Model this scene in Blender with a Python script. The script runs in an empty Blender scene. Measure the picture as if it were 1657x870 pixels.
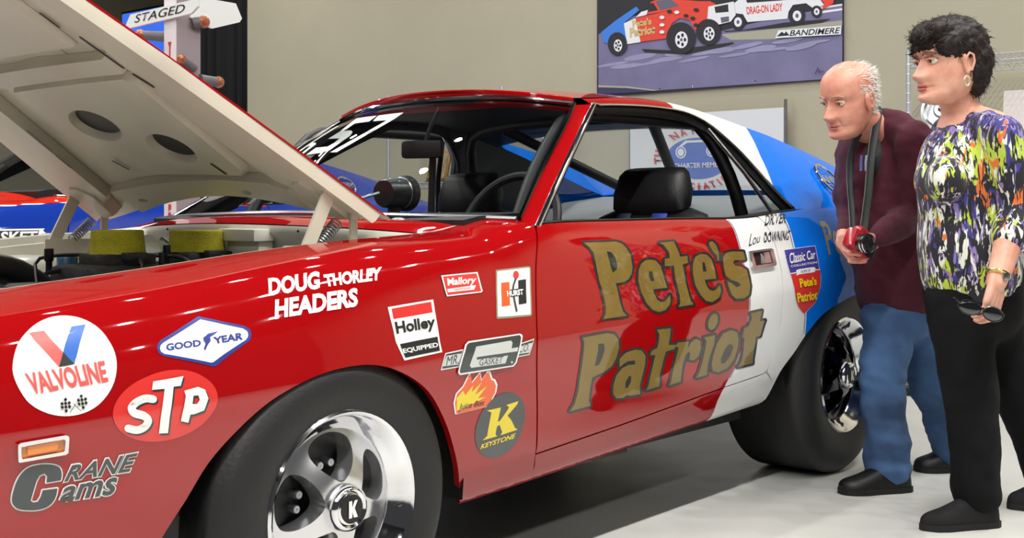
import bpy, bmesh, math, random
from mathutils import Vector, Matrix, Euler
from mathutils.geometry import delaunay_2d_cdt, tessellate_polygon
random.seed(7)
scene = bpy.context.scene
COL = scene.collection
PI = math.pi
# World axes: x runs along the show car from nose to tail (0 = front axle), y runs away from
# the visitor's side of the car, z up.  Metres.
HEADING = math.atan2(.644, .765)

# ---------------------------------------------------------------- camera
cam_d = bpy.data.cameras.new('camera')
cam_d.sensor_width = 36.0
cam_d.lens = 36.0 * 1959.0 / 1657.0
cam_d.shift_y = -(435.0 - 344.0) / 1657.0
cam_d.clip_start = .05
cam = bpy.data.objects.new('camera', cam_d); COL.objects.link(cam)
cam.location = (-1.722, -1.924, .954)
cam.rotation_euler = (PI / 2, 0, HEADING - PI / 2)
scene.camera = cam
# ---------------------------------------------------------------- world and exposure
w = bpy.data.worlds.new('hall_air'); scene.world = w; w.use_nodes = True
bg = w.node_tree.nodes['Background']
bg.inputs[0].default_value = (.95, .93, 1.0, 1); bg.inputs[1].default_value = .05
scene.view_settings.view_transform = 'Standard'; scene.view_settings.look = 'None'
scene.view_settings.exposure = 0.0; scene.view_settings.gamma = 1.0
scene.view_settings.use_curve_mapping = False
try: scene.cycles.use_denoising = True
except Exception: pass
LAMP_W = 18.0          # watts of every track lamp head
CEIL = 4.6

# ---------------------------------------------------------------- helpers
def lin(c):
    c = c / 255.0
    return c / 12.92 if c <= .04045 else ((c + .055) / 1.055) ** 2.4
def rgb(r, g, b): return (lin(r), lin(g), lin(b), 1.0)
MATS = {}
def mat(name, col, rough=.5, metal=0., coat=0., spec=.5, bump=0., bscale=60., var=0., vscale=8., trans=0., emit=0., sheen=0., coat_rough=.03, alpha=1.):
    if name in MATS: return MATS[name]
    m = bpy.data.materials.new(name); m.use_nodes = True
    nt = m.node_tree; b = nt.nodes['Principled BSDF']
    b.inputs['Base Color'].default_value = col
    b.inputs['Roughness'].default_value = rough
    b.inputs['Metallic'].default_value = metal
    b.inputs['Coat Weight'].default_value = coat
    b.inputs['Coat Roughness'].default_value = coat_rough
    b.inputs['Coat IOR'].default_value = 1.7 if coat == 1. else 1.5
    b.inputs['Specular IOR Level'].default_value = spec
    b.inputs['Transmission Weight'].default_value = trans
    b.inputs['Sheen Weight'].default_value = sheen
    b.inputs['Alpha'].default_value = alpha
    if emit:
        b.inputs['Emission Color'].default_value = col; b.inputs['Emission Strength'].default_value = emit
    if bump or var:
        tc = nt.nodes.new('ShaderNodeTexCoord')
    if var:
        n = nt.nodes.new('ShaderNodeTexNoise'); n.inputs['Scale'].default_value = vscale; n.inputs['Detail'].default_value = 4
        nt.links.new(tc.outputs['Object'], n.inputs['Vector'])
        mr = nt.nodes.new('ShaderNodeMapRange'); mr.inputs[1].default_value = .3; mr.inputs[2].default_value = .7
        mr.inputs[3].default_value = 1 - var; mr.inputs[4].default_value = 1 + var
        nt.links.new(n.outputs['Fac'], mr.inputs[0])
        mx = nt.nodes.new('ShaderNodeMix'); mx.data_type = 'RGBA'; mx.blend_type = 'MULTIPLY'; mx.inputs[0].default_value = 1
        mx.inputs[6].default_value = col; nt.links.new(mr.outputs[0], mx.inputs[7])
        nt.links.new(mx.outputs[2], b.inputs['Base Color'])
    if bump:
        n2 = nt.nodes.new('ShaderNodeTexNoise'); n2.inputs['Scale'].default_value = bscale; n2.inputs['Detail'].default_value = 5
        nt.links.new(tc.outputs['Object'], n2.inputs['Vector'])
        bp = nt.nodes.new('ShaderNodeBump'); bp.inputs['Strength'].default_value = bump; bp.inputs['Distance'].default_value = .01
        nt.links.new(n2.outputs['Fac'], bp.inputs['Height']); nt.links.new(bp.outputs[0], b.inputs['Normal'])
    MATS[name] = m
    return m
def glass_mat(name, tint=(1, 1, 1, 1), refl=1.0):
    if name in MATS: return MATS[name]
    m = bpy.data.materials.new(name); m.use_nodes = True; nt = m.node_tree
    for n in list(nt.nodes): nt.nodes.remove(n)
    o = nt.nodes.new('ShaderNodeOutputMaterial'); mix = nt.nodes.new('ShaderNodeMixShader')
    t = nt.nodes.new('ShaderNodeBsdfTransparent'); g = nt.nodes.new('ShaderNodeBsdfGlossy'); f = nt.nodes.new('ShaderNodeLayerWeight')
    f.inputs[0].default_value = .5; g.inputs['Roughness'].default_value = .01; t.inputs[0].default_value = tint
    pw = nt.nodes.new('ShaderNodeMath'); pw.operation = 'POWER'; pw.inputs[1].default_value = 5.
    mm = nt.nodes.new('ShaderNodeMath'); mm.operation = 'MULTIPLY_ADD'; mm.inputs[1].default_value = .93 * refl; mm.inputs[2].default_value = .07 * refl
    nt.links.new(f.outputs['Facing'], pw.inputs[0]); nt.links.new(pw.outputs[0], mm.inputs[0]); nt.links.new(mm.outputs[0], mix.inputs[0])
    nt.links.new(t.outputs[0], mix.inputs[1]); nt.links.new(g.outputs[0], mix.inputs[2]); nt.links.new(mix.outputs[0], o.inputs[0])
    MATS[name] = m
    return m

def empty(name, loc=(0, 0, 0), rz=0., label=None, cat=None, group=None, parent=None):
    o = bpy.data.objects.new(name, None); COL.objects.link(o); o.location = loc; o.rotation_euler = (0, 0, rz)
    o.empty_display_size = .1
    return tag(o, label, cat, group, parent=parent)
def tag(o, label=None, cat=None, group=None, kind=None, parent=None):
    if label: o['label'] = label
    if cat: o['category'] = cat
    if group: o['group'] = group
    if kind: o['kind'] = kind
    if parent: o.parent = parent
    return o
def link(name, me, mats, parent=None, smooth=True):
    if not isinstance(mats, (list, tuple)): mats = [mats]
    for m in mats: me.materials.append(m)
    if smooth:
        me.polygons.foreach_set('use_smooth', [True] * len(me.polygons))
    o = bpy.data.objects.new(name, me); COL.objects.link(o)
    if parent: o.parent = parent
    return o
def mesh(name, verts, faces, mats, parent=None, smooth=True, idx=None, sharp=None):
    me = bpy.data.meshes.new(name); me.from_pydata([tuple(v) for v in verts], [], faces)
    if idx: me.polygons.foreach_set('material_index', idx)
    o = link(name, me, mats, parent, smooth)
    if sharp is not None: me.set_sharp_from_angle(angle=math.radians(sharp))
    me.update()
    return o

class MB:
    """collects shapes into one mesh"""
    def __init__(s): s.v = []; s.f = []; s.m = []
    def add(s, v, f, mi=0, M=None):
        o = len(s.v)
        s.v += [tuple(M @ Vector(p)) if M is not None else tuple(p) for p in v]
        s.f += [tuple(i + o for i in q) for q in f]; s.m += [mi] * len(f); return s
    def box(s, c, d, mi=0, M=None, bev=0.):
        bm = bmesh.new(); bmesh.ops.create_cube(bm, size=1)
        bmesh.ops.scale(bm, vec=d, verts=bm.verts); 
        if bev: bmesh.ops.bevel(bm, geom=bm.edges[:], offset=bev, segments=2, profile=.6, affect='EDGES')
        bmesh.ops.translate(bm, vec=c, verts=bm.verts)
        return s.bm(bm, mi, M)
    def bm(s, bm, mi=0, M=None):
        bm.verts.index_update()
        s.add([v.co[:] for v in bm.verts], [[v.index for v in f.verts] for f in bm.faces], mi, M); bm.free(); return s
    def tube(s, pts, r, n=10, mi=0, cap=True, M=None):
        """round bar along pts; r a number or a list (a pair gives an ellipse)"""
        pts = [Vector(p) for p in pts]; k = len(pts)
        rs = r if isinstance(r, (list,)) else [r] * k
        v = []; f = []; prev = None
        for i, p in enumerate(pts):
            d = (pts[min(i + 1, k - 1)] - pts[max(i - 1, 0)]).normalized()
            if prev is None:
                a = Vector((0, 0, 1)) if abs(d.z) < .9 else Vector((1, 0, 0)); a = (a - d * a.dot(d)).normalized()
            else:
                a = (prev - d * prev.dot(d)).normalized()
            prev = a; b = d.cross(a); rr = rs[i]; ra, rb = rr if isinstance(rr, (tuple, list)) else (rr, rr)
            for j in range(n):
                an = 2 * PI * j / n; v.append(p + a * math.cos(an) * ra + b * math.sin(an) * rb)
        for i in range(k - 1):
            for j in range(n):
                f.append((i * n + j, i * n + (j + 1) % n, (i + 1) * n + (j + 1) % n, (i + 1) * n + j))
        if cap: f.append(tuple(range(n - 1, -1, -1))); f.append(tuple((k - 1) * n + j for j in range(n)))
        return s.add(v, f, mi, M)
    def lathe(s, prof, n=48, mi=0, M=None, closed=False, arc=None):
        """profile of (r, h) turned about the local z axis"""
        v = []; f = []; k = len(prof)
        for j in range(n):
            a = 2 * PI * j / n
            for r, h in prof: v.append((r * math.cos(a), r * math.sin(a), h))
        kk = k if closed else k - 1
        for j in range(n):
            for i in range(kk):
                i2 = (i + 1) % k; j2 = (j + 1) % n
                f.append((j * k + i, j2 * k + i, j2 * k + i2, j * k + i2))
        return s.add(v, f, mi, M)
    def ell(s, c, r, mi=0, M=None, nu=20, nv=14, rot=None):
        v = []; f = []
        R = rot.to_matrix() if rot is not None else Matrix.Identity(3)
        for i in range(nv + 1):
            th = PI * i / nv
            for j in range(nu):
                ph = 2 * PI * j / nu
                p = R @ Vector((r[0] * math.sin(th) * math.cos(ph), r[1] * math.sin(th) * math.sin(ph), r[2] * math.cos(th)))
                v.append(p + Vector(c))
        for i in range(nv):
            for j in range(nu):
                f.append((i * nu + j, (i + 1) * nu + j, (i + 1) * nu + (j + 1) % nu, i * nu + (j + 1) % nu))
        return s.add(v, f, mi, M)
    def prism(s, poly, h0, h1, mi=0, M=None):
        """2D polygon (x, y) raised from h0 to h1 along z"""
        n = len(poly); v = [(x, y, h0) for x, y in poly] + [(x, y, h1) for x, y in poly]
        tr = tessellate_polygon([[Vector((x, y, 0)) for x, y in poly]])
        f = []
        for t in tr:
            a, b, c = t
            ar = (poly[b][0] - poly[a][0]) * (poly[c][1] - poly[a][1]) - (poly[b][1] - poly[a][1]) * (poly[c][0] - poly[a][0])
            if ar < 0: b, c = c, b
            f.append((a + n, b + n, c + n)); f.append((c, b, a))
        ar = sum(poly[i][0] * poly[(i + 1) % n][1] - poly[(i + 1) % n][0] * poly[i][1] for i in range(n))
        for i in range(n):
            j = (i + 1) % n
            f.append((i, j, j + n, i + n) if ar > 0 else (j, i, i + n, j + n))
        return s.add(v, f, mi, M)
    def obj(s, name, mats, parent=None, smooth=True, sharp=35):
        return mesh(name, s.v, s.f, mats, parent, smooth, s.m, sharp if smooth else None)
def cr(pts, n):
    """Catmull-Rom resample of a polyline to n points (any dimension)"""
    k = len(pts); L = [0.]
    for a, b in zip(pts, pts[1:]): L.append(L[-1] + max(1e-6, math.dist(a, b)))
    out = []
    for q in range(n):
        x = L[-1] * q / (n - 1); i = 0
        while i < k - 2 and L[i + 1] < x: i += 1
        h = L[i + 1] - L[i]; u = (x - L[i]) / h
        p = []
        for c in range(len(pts[0])):
            def m(j):
                if j == 0: return (pts[1][c] - pts[0][c]) / (L[1] - L[0])
                if j == k - 1: return (pts[-1][c] - pts[-2][c]) / (L[-1] - L[-2])
                return (pts[j + 1][c] - pts[j - 1][c]) / (L[j + 1] - L[j - 1])
            a, b = m(i) * h, m(i + 1) * h
            p.append(pts[i][c] * (2 * u ** 3 - 3 * u * u + 1) + a * (u ** 3 - 2 * u * u + u) + pts[i + 1][c] * (3 * u * u - 2 * u ** 3) + b * (u ** 3 - u * u))
        out.append(tuple(p))
    return out
def grid_faces(nu, nv, flip=False):
    f = []
    for i in range(nu - 1):
        for j in range(nv - 1):
            q = (i * nv + j, i * nv + j + 1, (i + 1) * nv + j + 1, (i + 1) * nv + j)
            f.append(q[::-1] if flip else q)
    return f
def loft_pts(curves, nu, nv):
    """surface through the curves: nv points along each, nu across"""
    C = [cr(c, nv) for c in curves]
    cols = [cr([C[i][j] for i in range(len(C))], nu) for j in range(nv)]
    return [[cols[j][i] for j in range(nv)] for i in range(nu)]
def pip(x, y, poly):
    r = False; n = len(poly); j = n - 1
    for i in range(n):
        xi, yi = poly[i]; xj, yj = poly[j]
        if (yi > y) != (yj > y) and x < (xj - xi) * (y - yi) / (yj - yi) + xi: r = not r
        j = i
    return r
def densify(poly, step, closed=True):
    out = []; n = len(poly)
    for i in range(n if closed else n - 1):
        a = poly[i]; b = poly[(i + 1) % n]; k = max(1, int(math.dist(a, b) / step + .5))
        for q in range(k): out.append((a[0] + (b[0] - a[0]) * q / k, a[1] + (b[1] - a[1]) * q / k))
    if not closed: out.append(poly[-1])
    return out
def cdt_region(outer, holes, step, lines=()):
    """triangles of a 2D region with interior grid points; lines are extra constraint polylines"""
    pts = []; edges = []
    def loop(lp, closed=True):
        o = len(pts); pts.extend(Vector(p) for p in lp); n = len(lp)
        for i in range(n if closed else n - 1): edges.append((o + i, o + (i + 1) % n))
    loop(outer)
    for h in holes: loop(h)
    for l in lines: loop(l, False)
    bound = [tuple(p) for p in pts]
    x0 = min(p[0] for p in outer); x1 = max(p[0] for p in outer); y0 = min(p[1] for p in outer); y1 = max(p[1] for p in outer)
    cell = {}
    for p in bound: cell.setdefault((int(p[0] // step), int(p[1] // step)), []).append(p)
    for i in range(int((x1 - x0) / step) + 1):
        for j in range(int((y1 - y0) / step) + 1):
            x = x0 + (i + .5) * step; y = y0 + (j + .5) * step
            if not pip(x, y, outer) or any(pip(x, y, h) for h in holes): continue
            ci, cj = int(x // step), int(y // step); ok = True
            for a in (-1, 0, 1):
                for b in (-1, 0, 1):
                    for q in cell.get((ci + a, cj + b), ()):
                        if math.dist(q, (x, y)) < step * .55: ok = False
            if ok: pts.append(Vector((x, y)))
    V, E, Fc, _, _, _ = delaunay_2d_cdt(pts, edges, [], 0, 1e-6)
    tris = []
    for f in Fc:
        cx = sum(V[i][0] for i in f) / len(f); cy = sum(V[i][1] for i in f) / len(f)
        if pip(cx, cy, outer) and not any(pip(cx, cy, h) for h in holes):
            a, b, c = f
            ar = (V[b][0] - V[a][0]) * (V[c][1] - V[a][1]) - (V[b][1] - V[a][1]) * (V[c][0] - V[a][0])
            if abs(ar) > 1e-12: tris.append((a, b, c) if ar > 0 else (a, c, b))
    return [tuple(v) for v in V], tris
_TXT = {}
def text_mesh(s, bold=0., shear=0., space=1.):
    """flat lettering in a unit box: (verts 0..1, tris)"""
    key = (s, bold, shear, space)
    if key in _TXT: return _TXT[key]
    cu = bpy.data.curves.new('lettering', 'FONT'); cu.body = s; cu.size = 1; cu.offset = bold; cu.shear = shear; cu.space_character = space
    cu.fill_mode = 'FRONT'; cu.resolution_u = 3
    o = bpy.data.objects.new('lettering', cu); COL.objects.link(o)
    dg = bpy.context.evaluated_depsgraph_get(); dg.update()
    me = o.evaluated_get(dg).to_mesh(); me.calc_loop_triangles()
    v = [(a.co.x, a.co.y) for a in me.vertices]; f = [tuple(t.vertices) for t in me.loop_triangles]
    o.evaluated_get(dg).to_mesh_clear(); bpy.data.objects.remove(o); bpy.data.curves.remove(cu)
    x0 = min(p[0] for p in v); x1 = max(p[0] for p in v); y0 = min(p[1] for p in v); y1 = max(p[1] for p in v)
    v = [((x - x0) / (x1 - x0), (y - y0) / (y1 - y0)) for x, y in v]
    _TXT[key] = (v, f); return _TXT[key]
class Art:
    """flat print drawn on a board in board units (x right, y DOWN); layers stack outward"""
    def __init__(s): s.v = []; s.f = []; s.l = []; s.m = []; s.n = 0
    def tri(s, v, f, mi):
        o = len(s.v); s.v += v; s.l += [s.n] * len(v); s.f += [tuple(i + o for i in t) for t in f]; s.m += [mi] * len(f)
    def poly(s, mi, pts, holes=()):
        loops = [pts] + list(holes); flat = [p for l in loops for p in l]
        t = tessellate_polygon([[Vector((x, y, 0)) for x, y in l] for l in loops]); s.tri(flat, t, mi); s.n += 1; return s
    def ell(s, mi, c, rx, ry, rot=0., n=48):
        ca, sa = math.cos(rot), math.sin(rot)
        return s.poly(mi, [(c[0] + rx * math.cos(a) * ca - ry * math.sin(a) * sa, c[1] + rx * math.cos(a) * sa + ry * math.sin(a) * ca) for a in [2 * PI * k / n for k in range(n)]])
    def stroke(s, mi, pts, wd, closed=False):
        n = len(pts); h = wd / 2
        for i in range(n if closed else n - 1):
            a = pts[i]; b = pts[(i + 1) % n]; L = math.dist(a, b) or 1e-6; nx, ny = -(b[1] - a[1]) / L * h, (b[0] - a[0]) / L * h
            s.tri([(a[0] + nx, a[1] + ny), (b[0] + nx, b[1] + ny), (b[0] - nx, b[1] - ny), (a[0] - nx, a[1] - ny)], [(0, 1, 2), (0, 2, 3)], mi)
        for p in pts:
            s.tri([p] + [(p[0] + h * math.cos(2 * PI * k / 10), p[1] + h * math.sin(2 * PI * k / 10)) for k in range(10)], [(0, 1 + k, 1 + (k + 1) % 10) for k in range(10)], mi)
        s.n += 1; return s
    def text(s, mi, txt, q, bold=0., shear=0., space=1., arch=0.):
        """lettering fitted into the quad TL, TR, BR, BL"""
        v, f = text_mesh(txt, bold, shear, space); TL, TR, BR, BL = q; out = []
        for x, y in v:
            p = []
            for c in (0, 1):
                p.append((TL[c] * (1 - x) + TR[c] * x) * y + (BL[c] * (1 - x) + BR[c] * x) * (1 - y))
            out.append((p[0], p[1] - arch * 4 * x * (1 - x)))
        s.tri(out, f, mi); s.n += 1; return s
def art_mesh(name, art, fn, mats, parent, cell, gap=.0004, lift=.0011):
    """put an Art on a surface: fn(x, y, h) -> 3D point h above it; cut to cells so that it follows curvature"""
    bm = bmesh.new(); vs = [bm.verts.new((x, y, l)) for (x, y), l in zip(art.v, art.l)]
    for f, mi in zip(art.f, art.m):
        try: bm.faces.new([vs[i] for i in f]).material_index = mi
        except ValueError: pass
    if cell:
        xs = [p[0] for p in art.v]; ys = [p[1] for p in art.v]
        for ax, lo, hi in ((0, min(xs), max(xs)), (1, min(ys), max(ys))):
            k = int(lo / cell) + 1
            while k * cell < hi:
                co = [0, 0, 0]; no = [0, 0, 0]; co[ax] = k * cell; no[ax] = 1
                bmesh.ops.bisect_plane(bm, geom=bm.verts[:] + bm.edges[:] + bm.faces[:], dist=1e-7, plane_co=co, plane_no=no); k += 1
    for v in bm.verts: v.co = fn(v.co.x, v.co.y, lift + gap * v.co.z)
    me = bpy.data.meshes.new(name); bm.to_mesh(me); bm.free()
    return link(name, me, mats, parent, True)

RAKE=.045
def lerp_tab(tab,x):
    if x<=tab[0][0]: return tab[0][1]
    for (a,b),(c,d) in zip(tab,tab[1:]):
        if x<=c: return b+(d-b)*(x-a)/(c-a)
    return tab[-1][1]
def smooth_tab(tab,x):
    # Catmull-Rom (monotone-ish) interpolation of a table
    n=len(tab)
    if x<=tab[0][0]: return tab[0][1]
    if x>=tab[-1][0]: return tab[-1][1]
    for i in range(n-1):
        if x<=tab[i+1][0]: break
    x0,y0=tab[i]; x1,y1=tab[i+1]
    def m(j):
        if j==0: return (tab[1][1]-tab[0][1])/(tab[1][0]-tab[0][0])
        if j==n-1: return (tab[-1][1]-tab[-2][1])/(tab[-1][0]-tab[-2][0])
        return (tab[j+1][1]-tab[j-1][1])/(tab[j+1][0]-tab[j-1][0])
    h=x1-x0; u=(x-x0)/h; a,b=m(i)*h,m(i+1)*h
    return y0*(2*u**3-3*u*u+1)+a*(u**3-2*u*u+u)+y1*(3*u*u-2*u**3)+b*(u**3-u*u)
SEC_A=[(.098,.222),(.078,.240),(.056,.285),(.041,.325),(.022,.42),(.007,.53),(.0,.600),(.001,.625),(.011,.69),(.030,.745),(.052,.785),(.082,.818),(.122,.84),(.18,.856),(.25,.865),(.31,.868)]
SEC_B=[(.098,.222),(.078,.240),(.056,.285),(.041,.325),(.022,.42),(.007,.53),(.0,.600),(.001,.625),(.010,.69),(.026,.76),(.043,.81),(.065,.848),(.097,.872),(.15,.884),(.25,.892),(.31,.896)]
NS=len(SEC_A)
PLAN=[(-1.05,.21),(-.95,.125),(-.8,.065),(-.5,.018),(0,-.012),(.6,-.02),(1.3,-.022),(1.9,-.026),(2.3,-.03),(2.8,-.012),(3.2,.045),(3.5,.13),(3.62,.22)]
WB=[(-.4,0.),(.65,1.)]
KT=[(-1.05,.72),(-.9,.79),(-.615,.885),(-.16,.985),(.1,1.0),(.52,.975),(.66,1.05),(.8,1.09),(1.13,1.05),(1.46,1.0),(1.84,.936),(2.19,.98),(2.6,.98),(3.1,.95),(3.6,.88)]
def section(t):
    """(y,z) control points of the left body side at station t, bottom to top"""
    w=lerp_tab(WB,t); w=w*w*(3-2*w); p=smooth_tab(PLAN,t); k=smooth_tab(KT,t)
    out=[]
    for (ya,za),(yb,zb) in zip(SEC_A,SEC_B):
        y=ya+(yb-ya)*w; z=za+(zb-za)*w
        if z>.63: z=.63+(z-.63)*k
        out.append((p+y,z))
    return out
# arc-length parameter s shared by all stations (from SEC_B)
SS=[0.]
for a,b in zip(SEC_B,SEC_B[1:]): SS.append(SS[-1]+((a[0]-b[0])**2+(a[1]-b[1])**2)**.5)
def surf(t,s,rake=RAKE,lift=0.):
    sec=section(t)
    y=smooth_tab([(a,q[0]) for a,q in zip(SS,sec)],s); z=smooth_tab([(a,q[1]) for a,q in zip(SS,sec)],s)
    return (t,y,z+rake*t+lift)
def s_of_z(t,z,rake=RAKE,lift=0.):
    lo,hi=0.,SS[-1]
    for _ in range(30):
        m=(lo+hi)/2
        if surf(t,m,rake,lift)[2]<z: lo=m
        else: hi=m
    return (lo+hi)/2

BOARDS = {  # name: (width, height of the drawing board, 5 x 5 body positions (station, section length) of its grid)
    'valvoline': (957, 870, [(-0.6619,0.6952),(-0.6113,0.6789),(-0.5571,0.6648),(-0.4992,0.6514),(-0.4375,0.639),(-0.6931,0.6161),(-0.6392,0.6037),(-0.5825,0.5912),(-0.5227,0.5784),(-0.4596,0.5653),(-0.7069,0.5413),(-0.6526,0.5281),(-0.5955,0.5149),(-0.5354,0.502),(-0.472,0.4897),(-0.7146,0.4702),(-0.6598,0.4603),(-0.6022,0.4503),(-0.5415,0.4403),(-0.4777,0.4298),(-0.718,0.4136),(-0.6628,0.4048),(-0.6045,0.3951),(-0.5428,0.3845),(-0.4776,0.3731)]),
    'crane': (1191, 870, [(-0.7169,0.4356),(-0.6518,0.4243),(-0.5826,0.4129),(-0.5086,0.401),(-0.4293,0.3877),(-0.7177,0.3851),(-0.6514,0.3734),(-0.5809,0.3607),(-0.5058,0.3469),(-0.4257,0.3319),(-0.7152,0.3342),(-0.6485,0.3213),(-0.5775,0.3071),(-0.5018,0.2918),(-0.4213,0.2752),(-0.7122,0.2827),(-0.6451,0.2685),(-0.5737,0.2529),(-0.4974,0.236),(-0.416,0.2175),(-0.7089,0.2305),(-0.6411,0.2148),(-0.5689,0.1977),(-0.4917,0.1789),(-0.4093,0.1584)]),
    'goodyear': (870, 870, [(-0.4751,0.6638),(-0.4076,0.6492),(-0.3356,0.6355),(-0.2593,0.6214),(-0.1783,0.6061),(-0.5058,0.5748),(-0.4359,0.5605),(-0.3622,0.5456),(-0.2842,0.53),(-0.2014,0.5144),(-0.5201,0.485),(-0.4496,0.4727),(-0.375,0.4607),(-0.2959,0.4488),(-0.212,0.4366),(-0.5259,0.4147),(-0.4547,0.4034),(-0.3786,0.3909),(-0.2978,0.3774),(-0.2118,0.3629),(-0.5233,0.3473),(-0.4506,0.3336),(-0.3736,0.319),(-0.2919,0.3034),(-0.2049,0.2866)]),
    'headers': (1657, 828, [(-0.092,0.7381),(-0.0276,0.7111),(0.0452,0.6896),(0.1271,0.6732),(0.2179,0.6597),(-0.145,0.6704),(-0.0703,0.6549),(0.011,0.6411),(0.0987,0.6282),(0.1935,0.616),(-0.1693,0.628),(-0.091,0.6142),(-0.0074,0.6004),(0.082,0.5871),(0.1781,0.5743),(-0.1845,0.5874),(-0.1048,0.5731),(-0.02,0.5593),(0.0703,0.5458),(0.1668,0.5328),(-0.1951,0.5456),(-0.1149,0.5311),(-0.0297,0.5173),(0.0611,0.5044),(0.158,0.492)]),
    'stickers': (1305, 870, [(0.1672,0.6668),(0.2848,0.6515),(0.4151,0.6373),(0.5565,0.6195),(0.7078,0.5922),(0.1299,0.5961),(0.2523,0.5812),(0.3859,0.5667),(0.5306,0.5503),(0.6858,0.5265),(0.1106,0.5284),(0.234,0.5131),(0.3681,0.4979),(0.5135,0.4814),(0.6708,0.461),(0.0985,0.4644),(0.2227,0.4493),(0.3574,0.4324),(0.5035,0.4137),(0.6642,0.3934),(0.0925,0.4058),(0.2193,0.3874),(0.3579,0.3672),(0.5091,0.3451),(0.6735,0.3209)]),
    'gasket': (712, 870, [(0.2716,0.4788),(0.3625,0.4684),(0.4584,0.4571),(0.5596,0.4448),(0.6662,0.4317),(0.2627,0.4023),(0.3558,0.3894),(0.4546,0.3755),(0.5592,0.3608),(0.6699,0.3453),(0.2707,0.3228),(0.3654,0.3074),(0.4656,0.291),(0.5717,0.2737),(0.6839,0.2554),(0.2815,0.2416),(0.3777,0.2236),(0.4799,0.2045),(0.5881,0.1841),(0.7032,0.1624),(0.2964,0.1576),(0.3953,0.1365),(0.501,0.1136),(0.617,0.0872),(0.7431,0.0577)]),
    'driver': (870, 870, [(2.109,0.9119),(2.203,0.8401),(2.3026,0.7682),(2.4645,0.7224),(2.696,0.6964),(1.659,0.6201),(1.8514,0.6121),(2.0506,0.594),(2.2701,0.5764),(2.5259,0.5606),(1.6073,0.5174),(1.7978,0.5044),(2.001,0.4864),(2.2202,0.467),(2.474,0.4465),(1.5815,0.4203),(1.7739,0.4016),(1.9853,0.3808),(2.2139,0.3583),(2.4804,0.3317),(1.5934,0.3224),(1.7933,0.2986),(2.0089,0.273),(2.2433,0.2451),(2.5183,0.2118)]),
    'patriot': (1006, 870, [(0.7579,0.6719),(0.9989,0.6587),(1.2772,0.6508),(1.5933,0.6437),(1.9472,0.628),(0.6923,0.5483),(0.9323,0.5268),(1.2051,0.5077),(1.5132,0.4845),(1.8649,0.4552),(0.6662,0.4317),(0.9075,0.4039),(1.1876,0.3706),(1.5084,0.3325),(1.8779,0.2886),(0.676,0.3046),(0.928,0.2664),(1.2163,0.2225),(1.5476,0.1719),(1.9361,0.1116),(0.7011,0.1711),(0.9638,0.1215),(1.2813,0.0574),(1.6618,0.0),(2.0362,0.0)]),
}
WS_ART = [[(0.7909,0.9005),(0.6734,0.885),(0.6636,0.8194),(0.7373,0.8237),(0.7246,0.7404),(0.6859,0.7335),(0.6607,0.7081),(0.643,0.6671),(0.6365,0.5823),(0.6303,0.5186),(0.6516,0.497),(0.7154,0.4929),(0.7264,0.5674),(0.6705,0.5635),(0.6673,0.5981),(0.6766,0.6483),(0.7432,0.6636),(0.7472,0.7443)],[(0.6638,0.8819),(0.5512,0.8838),(0.5495,0.8174),(0.5845,0.489),(0.6125,0.4927),(0.576,0.8073),(0.643,0.8156)],[(0.995,0.995),(0.995,0.995),(0.8429,0.5862),(0.8642,0.602)],[(0.8646,0.853),(0.8294,0.8311),(0.8086,0.6526),(0.7826,0.5377),(0.8008,0.552)],[(0.995,0.9343),(0.9226,0.8599),(0.8684,0.7517),(0.8892,0.733)],[(0.8104,0.6451),(0.7765,0.6322),(0.7578,0.6095),(0.7341,0.4989),(0.7516,0.5118),(0.7747,0.5992),(0.786,0.5911)],[(0.6484,0.4997),(0.6429,0.4986),(0.6338,0.4602),(0.6385,0.4611)],[(0.6363,0.5278),(0.6294,0.5246),(0.6039,0.3861),(0.6131,0.3941)],[(0.6308,0.4266),(0.6252,0.4236),(0.6205,0.4032),(0.6275,0.4083)]]

WALL_BOARDS = {  # drawing boards on the back wall: 5 x 5 (y, z)
    'poster': (1657, 589, [(3.0429,2.416),(2.4751,2.3518),(1.9549,2.293),(1.4768,2.2389),(1.0359,2.189),(3.0429,2.246),(2.4751,2.1893),(1.9549,2.1373),(1.4768,2.0895),(1.0359,2.0454),(3.0429,2.076),(2.4751,2.0267),(1.9549,1.9816),(1.4768,1.9401),(1.0359,1.9018),(3.0429,1.906),(2.4751,1.8642),(1.9549,1.8259),(1.4768,1.7907),(1.0359,1.7582),(3.0429,1.736),(2.4751,1.7017),(1.9549,1.6702),(1.4768,1.6413),(1.0359,1.6146)]),
    'banner': (1657, 828, [(2.6836,1.5077),(2.439,1.4969),(2.2036,1.4865),(1.9771,1.4766),(1.759,1.4669),(2.6836,1.4044),(2.439,1.3956),(2.2036,1.3872),(1.9771,1.3791),(1.759,1.3712),(2.6836,1.3011),(2.439,1.2943),(2.2036,1.2878),(1.9771,1.2816),(1.759,1.2755),(2.6836,1.1978),(2.439,1.193),(2.2036,1.1885),(1.9771,1.1841),(1.759,1.1799),(2.6836,1.0945),(2.439,1.0918),(2.2036,1.0891),(1.9771,1.0866),(1.759,1.0842)]),
}

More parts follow.
